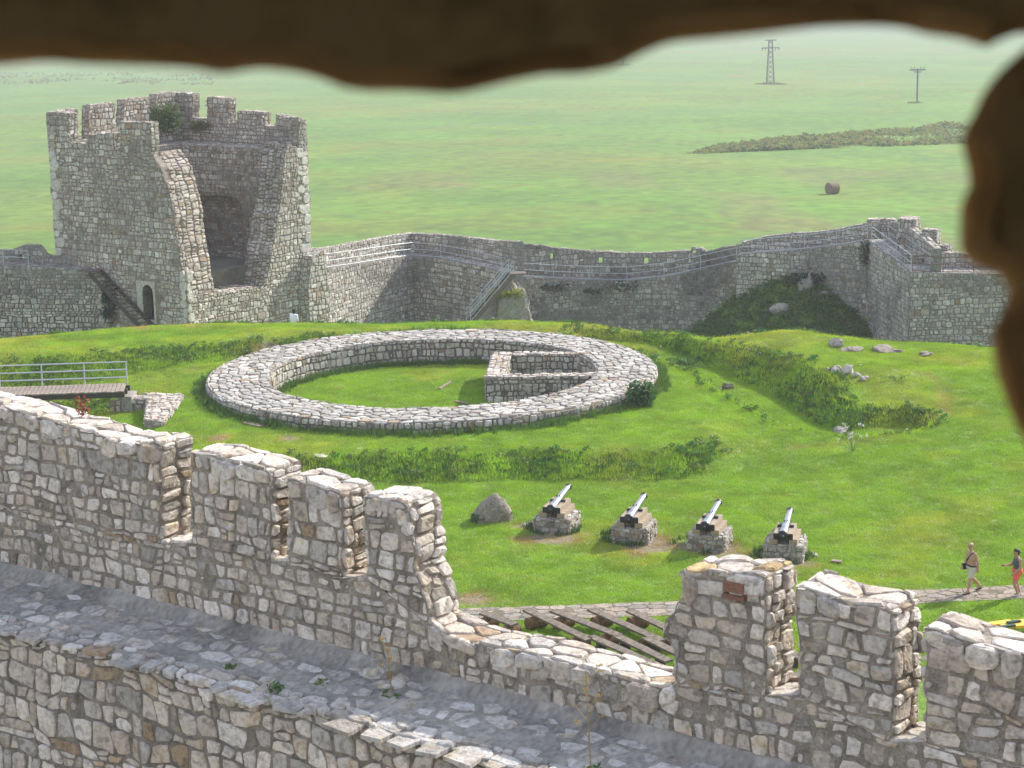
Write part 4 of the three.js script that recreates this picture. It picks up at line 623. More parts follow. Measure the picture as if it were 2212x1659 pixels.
// ------------------------------------------------------------------ rocks
function rockGeo(seed, detail, sx, sy, sz, rough = 0.28, shape = null) {
  const g = new THREE.IcosahedronGeometry(1, detail), p = g.attributes.position, v = V(0, 0, 0), uv = [];
  for (let i = 0; i < p.count; i++) { v.fromBufferAttribute(p, i); const n = 1 + rough * (fbm(v.x * 1.6 + seed, v.y * 1.6 + v.z * 1.3, 4, seed) - 0.5) * 2 + rough * 0.6 * (fbm(v.z * 2.6 + 9, v.x * 2.6 - v.y, 3, seed + 5) - 0.5); v.multiplyScalar(n); if (shape) shape(v); p.setXYZ(i, v.x * sx, v.y * sy, v.z * sz); uv.push(v.x * sx + v.z * sz * 0.5, v.y * sy); }
  g.setAttribute('uv', new THREE.Float32BufferAttribute(uv, 2)); g.computeVertexNormals(); return g;
}
{
  const c = atY(1060, 1124, 0); const m = lone('boulder', rockGeo(3, 10, 0.82, 0.95, 0.62, 0.2, v => { const t = clamp((v.y + 0.3) / 1.3, 0, 1); v.x = v.x * (1 - 0.22 * t) + 0.26 * t; v.z *= 1 - 0.2 * t; }), MAT.boulder, 'large brown boulder on the lawn left of the cannons', 'boulder'); m.position.set(c.x, ground(c.x, c.z) + 0.08, c.z);
  const small = [[1132, 1137, 0.16, 0.1, 'small pale stone in the grass between boulder and first cannon', MAT.paleRock], [1146, 1135, 0.26, 0.12, 'flat stone against the first plinth', MAT.rock], [1760, 1200, 0.2, 0.09, 'broken pale stone right of the last plinth', MAT.paleRock], [1782, 965, 0.0, 0, '', null], [1805, 805, 0.45, 0.3, 'grey round stone on top of the rubble heap', MAT.rock], [1832, 806, 0.5, 0.34, 'white block on top of the rubble heap', MAT.paleRock], [1850, 812, 0.3, 0.16, 'pale stone in the middle of the rubble heap', MAT.paleRock], [1868, 815, 0.34, 0.15, 'low pale stone at the right end of the rubble heap', MAT.rock], [1790, 816, 0.3, 0.16, 'low stone at the left end of the rubble heap', MAT.rock], [1572, 838, 0.36, 0.22, 'brown stone in the ditch right of the ring', MAT.boulder], [1553, 842, 0.22, 0.14, 'small grey stone in the ditch right of the ring', MAT.rock], [1815, 915, 0.55, 0.2, 'half-buried slab on the right ditch bank', MAT.rock], [1808, 748, 0.5, 0.32, 'rough rock at the left of the rock outcrops on the plateau', MAT.rock], [1840, 757, 0.8, 0.14, 'long low rock on the plateau beside a taller one', MAT.boulder], [1905, 757, 0.9, 0.2, 'flat rock outcrop in the middle of the plateau', MAT.boulder], [1930, 760, 0.7, 0.14, 'low rock outcrop right of the flat one', MAT.boulder], [1944, 741, 0.22, 0.16, 'small white stone on the plateau ridge', MAT.paleRock], [2000, 766, 0.55, 0.14, 'grassy rock outcrop farthest right on the plateau', MAT.boulder], [692, 985, 0.5, 0.05, 'bare pale stone on the bank below the ring', MAT.paleRock], [1012, 698, 0.4, 0.2, 'pale stone behind the back of the ring', MAT.paleRock], [820, 694, 0.4, 0.16, 'grey stone on the ridge behind the ring', MAT.rock]];
  small.forEach(([x, y, w, h, label, mat], k) => { if (!mat) return; let p = atY(x, y, 0.8); for (let i = 0; i < 6; i++) p = atY(x, y, ground(p.x, p.z)); const m = lone('rock', rockGeo(20 + k, 3, w * 0.8, h * 0.95, w * 0.55, 0.55), mat, label, 'rock'); m.position.set(p.x, ground(p.x, p.z) + h * 0.25, p.z); m.rotation.y = k; });
  // crag under the right-hand stair, pale slabs on the shaded slope
  const cp = atD(1094, 672, 146.8); const cg = lone('crag', rockGeo(70, 12, 1.9, 2.9, 1.2, 0.75, v => { v.x += v.y * 0.12; }), MAT.rock, 'pale crag standing beneath the railed stair', 'rock'); cg.position.copy(cp); cg.position.y -= 0.6;
  [[1835, 625, 0.7, 0.5, 'pale rock high on the shaded slope under the wall'], [1780, 640, 0.5, 0.4, 'small rock in the middle of the shaded slope'], [1690, 668, 0.9, 0.5, 'grey rock low on the left of the shaded slope'], [1835, 655, 0.9, 0.3, 'flat pale rock on the right of the shaded slope'], [1740, 622, 0.6, 1.0, 'upright rock below the forward wall section']].forEach(([x, y, w, h, label], k) => { let p = atD(x, y, 138); for (let D = 118; D < 150; D += 0.25) { p = atD(x, y, D); if (p.y < ground(p.x, p.z)) break; } const m = lone('rock', rockGeo(90 + k, 4, w, h, w * 0.7, 0.4), MAT.rock, label, 'rock'); m.position.set(p.x, p.y, p.z); });
  // loose timber on the grass
  const stick = (x0, y0, x1, y1, h, w, label, mat) => { const a = atY(x0, y0, h), b = atY(x1, y1, h); a.y = ground(a.x, a.z) + 0.06; b.y = ground(b.x, b.z) + 0.06; lone('plank', beam(a, b, w, 0.06), mat, label, 'plank'); };
  stick(949, 841, 973, 825, 0.25, 0.13, 'pale pole lying on the grass inside the ring', MAT.woodPale); stick(530, 921, 566, 929, 0.85, 0.32, 'grey board lying in the shade left of the ring', MAT.woodPale); stick(1796, 1214, 1818, 1216, 0.02, 0.2, 'short grey plank on the lawn right of the cannons', MAT.woodPale); stick(985, 868, 1010, 873, 0.25, 0.2, 'short board on the grass at the inner edge of the ring', MAT.woodPale);
}
// merlon blocks on the right bastion
{
  const mk = (label, x0, x1, y0, y1, D, T, seed) => { const g = thing('wall_block', label, 'wall'), st = new Stones(g), a = atD(x0, y1, D), b = atD(x1, y1, D - 0.5), pl = planeOf(a, b, a.y), h = atD(x0, y0, D).y - a.y, cores = []; masonry(st, cores, pl, [[0, -2], [pl.len, -2], [pl.len, h], [0, h]], T, { len: 0.42, hgt: 0.3, joint: 0.028, relief: 0.05, tones: TONES.tower, far: true, seed, rough: [0.4, 0.05], top: { tones: TONES.pale, len: 0.5, hgt: 0.4 } }); part('mortar_core', join(cores), MAT.mortarGrey, g); st.finish(60); };
  mk('squat parapet block closing the gap at the top of the ramp', 1872, 1934, 475, 520, 143.4, 0.8, 309); mk('tall square merlon where the ramp begins', 1938, 1978, 474, 506, 137.5, 1.6, 311); mk('round-shouldered pillar standing on the ramp wall', 1991, 2022, 496, 540, 134.5, 0.9, 313); mk('low stub of wall beside the pillar', 2024, 2046, 529, 548, 134, 0.8, 315);
}
// ------------------------------------------------------------------ the open country: pylons, bale, rough strip
{
  const lattice = (label, x, y, h, w0, w1, ytop) => {
    const p = onField(x, y), g = thing('power_pylon', label, 'pylon', 'pylons in the field'), H = h ?? atD(x, ytop, -p.z).y - p.y, c = (k, t) => { const w = mix(w0, w1, t) / 2; return V(p.x + (k & 1 ? w : -w), p.y + H * t, p.z + (k & 2 ? w : -w)); };
    for (let k = 0; k < 4; k++) part('leg', bar(c(k, -0.01), c(k, 1), 0.14, 5), MAT.pylon, g);
    const n = 9, br = []; for (let i = 0; i < n; i++) for (const [a, b] of [[0, 1], [1, 3], [3, 2], [2, 0]]) { br.push(bar(c(a, i / n), c(b, (i + 1) / n), 0.07, 4), bar(c(b, i / n), c(a, (i + 1) / n), 0.07, 4)); }
    part('bracing', join(br), MAT.pylon, g);
    const arm = (t, l) => part('crossarm', beam(V(p.x - l, p.y + H * t, p.z), V(p.x + l, p.y + H * t, p.z), 0.35, 0.35), MAT.pylon, g); const low = arm(0.82, 3.6); arm(0.995, 2.3);
    for (const dx of [-3.3, -1.9, 2, 3.4]) part('insulator', bar(V(p.x + dx, p.y + H * 0.82 - 1.1, p.z), V(p.x + dx, p.y + H * 0.82 - 0.1, p.z), 0.14, 6), MAT.pylon, low);
    return p;
  };
  const p1 = lattice('tall lattice power pylon in the far field', 1664, 182, null, 3.0, 1.3, 86);
  { const p = onField(1981, 222), g = thing('power_pole', 'slim pole with spread crossarm in the far field at right', 'pole', 'pylons in the field'), H = atD(1978, 148, -p.z).y - p.y; part('pole', bar(p.clone().add(V(0, -0.3, 0)), p.clone().add(V(0, H, 0)), 0.28, 8), MAT.pylon, g); part('crossarm', beam(p.clone().add(V(-2.6, H - 0.4, 0)), p.clone().add(V(2.6, H - 0.4, 0)), 0.3, 0.3), MAT.pylon, g); for (const k of [-2.2, -1.1, 1.1, 2.2]) part('strut', bar(p.clone().add(V(k * 0.35, H - 1.3, 0)), p.clone().add(V(k, H + 0.6, 0)), 0.11, 5), MAT.pylon, g); }
  { const p = onField(1346, 141), g = thing('power_pole', 'pole whose top is hidden by the dark lintel', 'pole', 'pylons in the field'); part('pole', bar(p.clone().add(V(0, -0.3, 0)), p.clone().add(V(0, 14, 0)), 0.32, 8), MAT.pylon, g); part('crossarm', beam(p.clone().add(V(-2.2, 13, 0)), p.clone().add(V(2.2, 13, 0)), 0.3, 0.3), MAT.pylon, g); }
  const p = onField(1798, 419), b = thing('hay_bale', 'single dark round hay bale lying in the field', 'hay bale'), cyl = new THREE.CylinderGeometry(0.92, 0.92, 1.5, 28, 6), q = cyl.attributes.position; for (let i = 0; i < q.count; i++) { const k = 1 + 0.05 * (hash2(i, 3, 9) - 0.5); q.setXYZ(i, q.getX(i) * k, q.getY(i), q.getZ(i) * k); } cyl.computeVertexNormals(); cyl.rotateZ(Math.PI / 2); cyl.rotateY(0.5); cyl.translate(p.x, p.y + 0.88, p.z); part('roll', cyl, MAT.hay, b);
}
// ------------------------------------------------------------------ grass and plants
function tuftGeo(n, spread, h, w, seed, lean = 0.5) {
  const R = rng(seed), pos = [], nor = [];
  for (let i = 0; i < n; i++) { const a = R() * 6.28, r = Math.sqrt(R()) * spread, x = r * Math.cos(a), z = r * Math.sin(a), d = R() * 6.28, hh = h * (0.5 + 0.7 * R()), l = lean * hh * (0.3 + R()), ww = w * (0.6 + 0.7 * R()), t = R() * 6.28, bx = Math.cos(t) * ww, bz = Math.sin(t) * ww;
    pos.push(x - bx, -0.01, z - bz, x + bx, -0.01, z + bz, x + Math.cos(d) * l, hh, z + Math.sin(d) * l); }
  const g = new THREE.BufferGeometry(); g.setAttribute('position', new THREE.Float32BufferAttribute(pos, 3)); g.computeVertexNormals(); return g;
}
function leafGeo(n, rx, ry, rz, size, seed, shell = 0.5) {
  const R = rng(seed), pos = [];
  for (let i = 0; i < n; i++) {
    const u = V(R() - 0.5, R() - 0.5, R() - 0.5).normalize().multiplyScalar(Math.pow(R(), shell)), lump = 0.75 + 0.5 * fbm(u.x * 2.2 + seed, u.y * 2.2 + u.z * 2, 3, seed), c = V(u.x * rx * lump, u.y * ry * lump, u.z * rz * lump);
    const a = V(R() - 0.5, R() - 0.5, R() - 0.5).normalize(), b = V(R() - 0.5, R() - 0.5, R() - 0.5).cross(a).normalize(), s = size * (0.55 + 0.9 * R());
    const p = [c.clone().addScaledVector(a, s), c.clone().addScaledVector(b, s * 0.45), c.clone().addScaledVector(a, -s), c.clone().addScaledVector(b, -s * 0.45)];
    for (const k of [0, 1, 2, 0, 2, 3]) pos.push(p[k].x, p[k].y, p[k].z);
  }
  const g = new THREE.BufferGeometry(); g.setAttribute('position', new THREE.Float32BufferAttribute(pos, 3)); g.computeVertexNormals(); return g;
}
function scatter(name, geo, mat, list, label, category) {   // list: [x, y, z, scale, turn, colour]
  const m = new THREE.InstancedMesh(geo, mat, list.length), M4 = new THREE.Matrix4(), Q = new THREE.Quaternion(), E = new THREE.Euler(), c = new THREE.Color();
  list.forEach(([x, y, z, s, t, col, sy], i) => { M4.compose(V(x, y, z), Q.setFromEuler(E.set(0, t, 0)), V(s, s * (sy ?? 1), s)); m.setMatrixAt(i, M4); m.setColorAt(i, c.setRGB(...col)); });
  m.name = name; m.userData = { kind: 'stuff', label, category }; m.castShadow = m.receiveShadow = true; scene.add(m); return m;
}
const bareAt = (x, z) => { for (const [wx, wz, wr] of WORN) if (Math.hypot(x - wx, z - wz) < wr * 0.6) return true; return false; };
const blocked = (x, z) => { const rr = Math.hypot(x - RC.x, z - RC.z); if (rr > R_IN - 0.05 && rr < R_OUT + 0.06) return true; const pz = PATH_TOP(x); if (z > pz - 0.02 && z < pz + PATH_W + 0.02) return true; for (const [px, pz2] of [[1.55, -74.8], [4.3, -73.3], [6.9, -72.2], [9.8, -70.6]]) if (Math.abs(x - px) < 0.75 && Math.abs(z - pz2) < 0.8) return true; return false; };
const slopeAt = (x, z) => Math.hypot(ground(x + 0.4, z) - ground(x - 0.4, z), ground(x, z + 0.4) - ground(x, z - 0.4)) / 0.8;
{
  const R = rng(500), lawn = [], tall = [], weeds = [], flowers = [];
  for (let i = 0; i < 170000; i++) {
    const x = -30 + 58 * R(), z = -58 - 60 * R(); if (blocked(x, z)) { R(); R(); continue; }
    if (Math.abs(x) > 0.27 * -z + 2) continue; const h = ground(x, z); if (h < -3) continue;
    const p = bearingBox(V(x, h, z)); if (p < 0.5) continue; const t = groundTone(x, z, h), sl = slopeAt(x, z);
    if (bareAt(x, z) && R() < 0.85) continue;
    const lush = ss(0.2, 0.45, sl) * ss(0.3, 0.62, fbm(x * 0.7, z * 0.7, 3, 524)); if (R() < lush * 0.6) { if (R() < 0.6) weeds.push([x, h, z, 0.5 + 0.8 * R(), R() * 6.28, [0.7 + 0.9 * R(), 0.8 + 0.5 * R(), 0.6 + 0.8 * R()], 0.7 + 0.5 * R()]); continue; }
    const k = 1.0 + 0.35 * (R() - 0.5), tall1 = sl > 0.3, cl = 0.62 + 0.8 * fbm(x * 1.1, z * 1.1, 3, 512);
    lawn.push([x, h, z, (tall1 ? 1.5 : 0.9) + 0.4 * R(), R() * 6.28, [t[0] * 5.4 * k * cl, t[1] * 3.2 * k * cl, t[2] * 16 * k * cl], tall1 ? 1.2 : 0.8]);
    if (sl > 0.26 && R() < 0.3 * ss(0.42, 0.7, fbm(x * 0.9, z * 0.9, 3, 520))) weeds.push([x + R() * 0.2, h, z, 0.6 + 0.9 * R(), R() * 6.28, [0.7 + 0.8 * R(), 0.8 + 0.5 * R(), 0.6 + 0.8 * R()], 0.8 + 0.5 * R()]);
    if (sl > 0.2 && R() < 0.012) flowers.push([x, h + 0.25, z, 0.6 + 0.6 * R(), R() * 6, [1, 1, 1]]);
  }
  scatter('lawn_grass', tuftGeo(16, 0.22, 0.075, 0.012, 7), MAT.blade, lawn, 'short green grass covering the castle lawn', 'grass');
  scatter('bank_weeds', leafGeo(24, 0.2, 0.1, 0.2, 0.05, 9, 0.6).translate(0, 0.1, 0), MAT.weed, weeds, 'dark leafy weeds growing on the ditch banks', 'weeds');
  scatter('bank_flowers', leafGeo(5, 0.1, 0.05, 0.1, 0.035, 12), MAT.petal, flowers, 'tiny white flowers dotted over the banks', 'flowers');
  // the foot of walls and plinths
  const rim = []; for (let i = 0; i < 2600; i++) { const a = R() * 6.28, out = R() < 0.5, r = out ? R_OUT + 0.1 + R() * R() * 0.8 : R_IN - 0.1 - R() * R() * 0.6, x = RC.x + r * Math.sin(a), z = RC.z + r * Math.cos(a); rim.push([x, ground(x, z), z, 0.8 + 0.9 * R(), R() * 6, [0.8 + 0.5 * R(), 0.8 + 0.4 * R(), 0.7], 1.2]); }
  for (const [px, pz] of [[1.55, -74.8], [4.3, -73.3], [6.9, -72.2], [9.8, -70.6]]) for (let i = 0; i < 28; i++) { const a = R() * 6.28, x = px + Math.cos(a) * (0.85 + 0.2 * R()), z = pz + Math.sin(a) * (0.9 + 0.25 * R()); rim.push([x, ground(x, z), z, 0.9 + 0.6 * R(), R() * 6, [0.7, 0.75, 0.7], 1.1]); }
  scatter('long_grass', tuftGeo(18, 0.14, 0.2, 0.014, 17), MAT.weed, rim, 'longer grass along the foot of the ring and plinths', 'grass');
  // shaded slope under the forward wall section
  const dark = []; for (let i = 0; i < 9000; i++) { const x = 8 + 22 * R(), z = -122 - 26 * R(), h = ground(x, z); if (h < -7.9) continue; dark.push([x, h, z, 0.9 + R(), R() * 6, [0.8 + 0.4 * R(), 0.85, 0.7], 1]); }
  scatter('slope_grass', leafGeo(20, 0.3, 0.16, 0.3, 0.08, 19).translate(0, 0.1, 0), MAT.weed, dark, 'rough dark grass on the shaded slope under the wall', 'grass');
  // rough strip, verge and pylon feet in the field
  const strip = [], put = (x, z, s, c) => strip.push([x, fieldY(x, z), z, s, R() * 6, c, 0.8 + 0.5 * R()]);
  const S = [[1490, 334], [1560, 330], [1640, 327], [1720, 324], [1830, 319], [1940, 316], [2070, 312], [2200, 308]].map(q => onField(...q)); for (let i = 0; i < 5200; i++) { const t = Math.pow(R(), 0.8) * (S.length - 1), k = Math.min(S.length - 2, Math.floor(t)), a = S[k].clone().lerp(S[k + 1], t - k), w = t / S.length * 46 + 3; const x = a.x + (R() - 0.5) * 4, z = a.z - R() * w * 1.5, d = R(), cl = fbm(x * 0.12, z * 0.1, 3, 530); if (cl < 0.4 && R() < 0.75) continue; put(x, z, (0.25 + 0.9 * R() * cl * 1.6) * ss(-0.5, 1.6, t), d < 0.25 ? [0.5, 0.7, 0.8] : [1.1 + 0.6 * R(), 1.05 + 0.4 * R(), 0.8]); }
  for (const [cx, cy, r, n] of [[1665, 182, 8, 260], [1977, 223, 3, 60], [1346, 141, 6, 120]]) { const c = onField(cx, cy); for (let i = 0; i < n; i++) { const e = Math.sqrt(R()), f = R() * 6.28; put(c.x + Math.cos(f) * e * r * 0.85, c.z + Math.sin(f) * e * r * 0.9, (0.3 + 0.7 * R()) * (1.15 - e * 0.8), [1.1, 0.95, 0.7]); } }
  for (let i = 0; i < 2200; i++) { const fx = R(), c = onField(-60 + 520 * fx, 158 + 26 * R()); if (fbm(c.x * 0.05, c.z * 0.03, 3, 541) < 0.42 + 0.2 * fx) continue; put(c.x, c.z, 0.25 + 0.75 * R(), [0.7 + 0.4 * R(), 0.8, 0.7]); }
  scatter('field_scrub', leafGeo(22, 0.8, 0.6, 0.8, 0.26, 23).translate(0, 0.35, 0), MAT.fieldTuft, strip, 'rough strips of tall scrub in the far field', 'scrub');
}
function shrub(name, label, p, rx, ry, rz, n, size, mat, seed, group) {
  const g = thing(name, label, 'plant', group), R = rng(seed), stems = [];
  for (let i = 0; i < 6; i++) { const a = R() * 6.28; stems.push(bar(p.clone().add(V(0, -0.15, 0)), p.clone().add(V(Math.cos(a) * rx * 0.6, ry * (0.8 + 0.5 * R()), Math.sin(a) * rz * 0.6)), Math.min(0.03, rx * 0.04), 5)); }
  part('stems', join(stems), MAT.log, g); part('foliage', leafGeo(n, rx, ry, rz, size, seed).translate(p.x, p.y + ry * 0.75, p.z), mat, g); return g;
}
{
  const onGround = (x, y) => { let p = atY(x, y, 0.8); for (let i = 0; i < 8; i++) p = atY(x, y, ground(p.x, p.z)); p.y = ground(p.x, p.z); return p; };
  shrub('bush', 'dark green bush growing against the right side of the ring', onGround(1384, 878), 0.75, 0.75, 0.5, 700, 0.12, MAT.leaf, 601);
  const tb = (x, y) => atD(...t1(x, y), 148);
  shrub('bush', 'large bush growing on the tower wall-walk in the back corner', atD(...t1(1000, 340), 147.2), 1.3, 1.1, 0.6, 800, 0.16, leafy(0.12, 0.17, 0.05), 603);
  shrub('bush', 'small brown-green shrub on the tower wall-walk', atD(...t1(1190, 345), 147), 0.9, 0.45, 0.4, 320, 0.12, leafy(0.13, 0.13, 0.05), 605);
  shrub('bush', 'dry shrub at the right end of the tower wall-walk', atD(...t1(1470, 390), 146), 1.0, 0.4, 0.35, 320, 0.12, leafy(0.12, 0.11, 0.06), 607);
  shrub('bush', 'dark ivy bush in the corner below the timber stair', atD(246, 690, 136.6), 1.0, 1.6, 0.5, 900, 0.14, leafy(0.025, 0.06, 0.03), 609);
  shrub('bush', 'low bushy plant on the ridge behind the ring', onGround(905, 702), 1.1, 0.4, 0.5, 420, 0.1, MAT.weed, 611);
  shrub('bush', 'flat weedy clump on the ridge left of the stair foot', onGround(1005, 700), 0.9, 0.3, 0.4, 300, 0.09, MAT.weed, 613);
  shrub('bush', 'small dark bush on the left side of the boulder', onGround(1034, 1128), 0.4, 0.22, 0.3, 260, 0.07, MAT.leaf, 615);
  shrub('bush', 'tuft of weeds at the right foot of the boulder', onGround(1098, 1124), 0.2, 0.25, 0.2, 160, 0.06, MAT.leaf, 617);
  shrub('bush', 'weedy patch on the plateau right of the ring', onGround(1465, 750), 1.3, 0.3, 0.5, 420, 0.1, MAT.weed, 619);
  shrub('grass_clump', 'overhanging yellow-green grass on top of the crag', atD(1095, 640, 146), 1.5, 0.35, 0.8, 700, 0.16, MAT.yellowGrass, 621);
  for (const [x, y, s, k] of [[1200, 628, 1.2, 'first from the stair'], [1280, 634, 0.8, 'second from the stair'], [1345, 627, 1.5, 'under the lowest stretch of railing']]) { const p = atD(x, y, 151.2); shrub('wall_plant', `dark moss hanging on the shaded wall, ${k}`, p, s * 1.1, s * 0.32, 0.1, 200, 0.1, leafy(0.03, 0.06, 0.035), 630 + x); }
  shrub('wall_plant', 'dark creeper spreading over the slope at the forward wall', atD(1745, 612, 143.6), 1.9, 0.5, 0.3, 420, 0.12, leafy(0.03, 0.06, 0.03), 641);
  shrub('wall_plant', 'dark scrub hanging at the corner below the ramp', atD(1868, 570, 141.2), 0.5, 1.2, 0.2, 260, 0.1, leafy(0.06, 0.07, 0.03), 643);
  // dried umbel stalks and the red plant near the lookout
  const umbel = (label, u, w, h, seed, mat) => { const g = thing('dry_umbel_plant', label, 'plant'), R = rng(seed), y0 = w < 0 ? 12 : WALK - 0.05, b = NW.p(u, y0, w), st = [], hd = []; let p = b.clone(), k = 0; const tip = b.clone().add(V(-0.1 + 0.1 * R(), h, 0.05)); st.push(bar(b, tip, 0.008, 5)); for (let i = 0; i < 9; i++) { const a = b.clone().lerp(tip, 0.35 + 0.65 * i / 9), d = R() * 6.28, e = a.clone().add(V(Math.cos(d) * 0.16, 0.14 + 0.1 * R(), Math.sin(d) * 0.12)); st.push(bar(a, e, 0.005, 4)); const l = leafGeo(26, 0.055, 0.02, 0.055, 0.014, seed + i); l.translate(e.x, e.y, e.z); hd.push(l); } part('stalks', join(st), MAT.dry, g); part('seed_heads', mergeGeometries(hd), MAT.dry, g); part('basal_leaves', leafGeo(60, 0.16, 0.07, 0.16, 0.04, seed + 40).translate(b.x, b.y + 0.05, b.z), MAT.weed, g); };
  umbel('dried yellow umbel stalk growing on the ledge below the gap', 8.75, 0.62, 0.75, 701); umbel('tall reddish umbel stalk rising at the bottom edge', 12.35, 1.15, 1.35, 703);
  { const [u, v] = NW.see(158, 905), b = NW.p(u, v + 0.02, -0.2), g = thing('red_plant', 'small red-brown weed rooted on the left wall top', 'plant'); part('stems', join([bar(b, b.clone().add(V(0.02, 0.3, 0)), 0.008, 5), bar(b, b.clone().add(V(0.1, 0.16, 0.02)), 0.006, 5)]), MAT.red, g); part('leaves', leafGeo(70, 0.13, 0.2, 0.13, 0.035, 711).translate(b.x, b.y + 0.16, b.z), MAT.red, g); }
  for (const [u, w, s, l] of [[4.6, 0.5, 0.09, 'left'], [6.1, 1.0, 0.1, 'middle'], [7.2, 1.25, 0.14, 'right of the middle'], [7.6, 0.75, 0.12, 'by the loose stones'], [10.9, 0.35, 0.1, 'under the low wall']]) { const p = NW.p(u, WALK - 0.06, w); shrub('ledge_weed', `small green weed on the shaded ledge, ${l}`, p, s, s * 0.5, s, 90, 0.03, MAT.weed, 720 + Math.round(u * 10)); }
  // pile of loose stones on the ledge
  [[8.1, 0.25, 0.17, 0.09, 'left stone of the loose pile on the ledge'], [8.35, 0.2, 0.16, 0.07, 'brown stone in the middle of the loose pile'], [8.6, 0.28, 0.2, 0.09, 'slanting slab of the loose pile on the ledge'], [8.5, 0.5, 0.14, 0.05, 'front stone of the loose pile on the ledge']].forEach(([u, w, a, h, label], k) => { const p = NW.p(u, WALK + 0.06, w), m = lone('rock', rockGeo(130 + k, 3, a, h, a * 0.6, 0.4), k === 1 ? MAT.boulder : MAT.paleRock, label, 'rock'); m.position.copy(p); m.rotation.y = k * 0.8; });
  // pink-white flowering plant in the ditch mouth
  const p = onGround(1842, 976), g = thing('flowering_plant', 'tall plant with pinkish white blossoms in the ditch mouth', 'plant'), R = rng(740), st = [], fl = []; for (let i = 0; i < 12; i++) { const e = p.clone().add(V((R() - 0.5) * 1.3, 0.5 + 0.9 * R(), (R() - 0.5) * 0.5)); st.push(bar(p, e, 0.008, 4)); fl.push(leafGeo(14, 0.09, 0.09, 0.06, 0.035, 741 + i).translate(e.x, e.y, e.z)); } part('stems', join(st), MAT.weed, g); part('blossoms', mergeGeometries(fl), MAT.petal, g);
}
// ------------------------------------------------------------------ people
function capDist(c, x, y, z) { const dx = c[4] - c[0], dy = c[5] - c[1], dz = c[6] - c[2], px = x - c[0], py = y - c[1], pz = z - c[2], l = dx * dx + dy * dy + dz * dz, t = l ? clamp((px * dx + py * dy + pz * dz) / l, 0, 1) : 0, ex = px - dx * t, ey = py - dy * t, ez = (pz - dz * t); return Math.sqrt(ex * ex + ey * ey + ez * ez) - mix(c[3], c[7], t); }
function field3(caps, k, x, y, z) { let d = 1e3; for (const c of caps) { const e = capDist(c, x, y, z); if (e > d + k) continue; if (d > e + k) { d = e; continue; } const h = clamp(0.5 + 0.5 * (e - d) / k, 0, 1); d = mix(e, d, h) - k * h * (1 - h); } return d; }
function skin(f, lo, hi, cell) {       // surface of a distance field inside a box
  const S = Math.max(hi[0] - lo[0], hi[1] - lo[1], hi[2] - lo[2]) + cell * 6, n = Math.ceil(S / cell), mc = new MarchingCubes(n, new THREE.MeshBasicMaterial(), false, false, 120000); mc.isolation = 0;
  const c = [0, 1, 2].map(i => (lo[i] + hi[i]) / 2), half = n / 2, sc = S / 2;
  for (let z = 0; z < n; z++) { const wz = c[2] + (z - half) / half * sc; for (let y = 0; y < n; y++) { const wy = c[1] + (y - half) / half * sc; for (let x = 0; x < n; x++) { const wx = c[0] + (x - half) / half * sc; mc.field[x + y * n + z * n * n] = (wx < lo[0] - cell || wx > hi[0] + cell || wy < lo[1] - cell || wy > hi[1] + cell || wz < lo[2] - cell || wz > hi[2] + cell) ? -1 : -f(wx, wy, wz); } } }
  mc.update(); const cnt = mc.count ?? mc.geometry.drawRange.count, P = new Float32Array(cnt * 3); for (let i = 0; i < cnt; i++) for (let k = 0; k < 3; k++) P[i * 3 + k] = mc.positionArray[i * 3 + k] * sc + c[k];
  let g = new THREE.BufferGeometry(); g.setAttribute('position', new THREE.BufferAttribute(P, 3)); g = mergeVertices(g, 1e-5); g.computeVertexNormals(); return g;
}
function bounds(caps, pad) { const lo = [1e9, 1e9, 1e9], hi = [-1e9, -1e9, -1e9]; for (const c of caps) for (let k = 0; k < 3; k++) { lo[k] = Math.min(lo[k], c[k] - c[3], c[k + 4] - c[7]); hi[k] = Math.max(hi[k], c[k] + c[3], c[k + 4] + c[7]); } return [lo.map(v => v - pad), hi.map(v => v + pad)]; }
const lerp3 = (a, b, t) => [0, 1, 2].map(i => mix(a[i], b[i], t));
function handCaps(w, d, side, curl, thumbUp) {   // wrist, direction of the fingers, palm side vector
  const W = V(...w), D = V(...d).normalize(), Sd = V(...side).addScaledVector(V(...d).normalize(), -V(...side).dot(V(...d).normalize())).normalize(), N = D.clone().cross(Sd), caps = [], pt = (a, b, c) => { const p = W.clone().addScaledVector(D, a).addScaledVector(Sd, b).addScaledVector(N, c); return [p.x, p.y, p.z]; }, cap = (a, ra, b, rb) => caps.push([...a, ra, ...b, rb]);
  cap(pt(0, 0, 0), 0.026, pt(0.05, 0.016, 0), 0.019); cap(pt(0, 0, 0), 0.026, pt(0.05, -0.016, 0), 0.019); cap(pt(0.05, 0.026, 0), 0.016, pt(0.085, 0.03, 0), 0.012); cap(pt(0.05, -0.026, 0), 0.016, pt(0.08, -0.03, 0), 0.012); cap(pt(0.05, 0, 0), 0.018, pt(0.09, 0, 0), 0.013);
  [[0.03, 0.07], [0.01, 0.08], [-0.011, 0.074], [-0.031, 0.058]].forEach(([b, l]) => { const a = pt(0.088, b, 0), m = pt(0.088 + l * 0.45 * Math.cos(curl), b * 1.08, l * 0.45 * Math.sin(curl)), e = pt(0.088 + l * (0.45 * Math.cos(curl) + 0.5 * Math.cos(curl * 2.2)), b * 1.1, l * (0.45 * Math.sin(curl) + 0.5 * Math.sin(curl * 2.2))); cap(a, 0.0095, m, 0.009); cap(m, 0.009, e, 0.0075); });
  const ta = pt(0.02, 0.028, 0.004), tm = pt(0.05, 0.056, 0.02), te = pt(0.082, 0.06, 0.034); cap(ta, 0.014, tm, 0.011); cap(tm, 0.011, te, 0.0085);
  return caps;
}
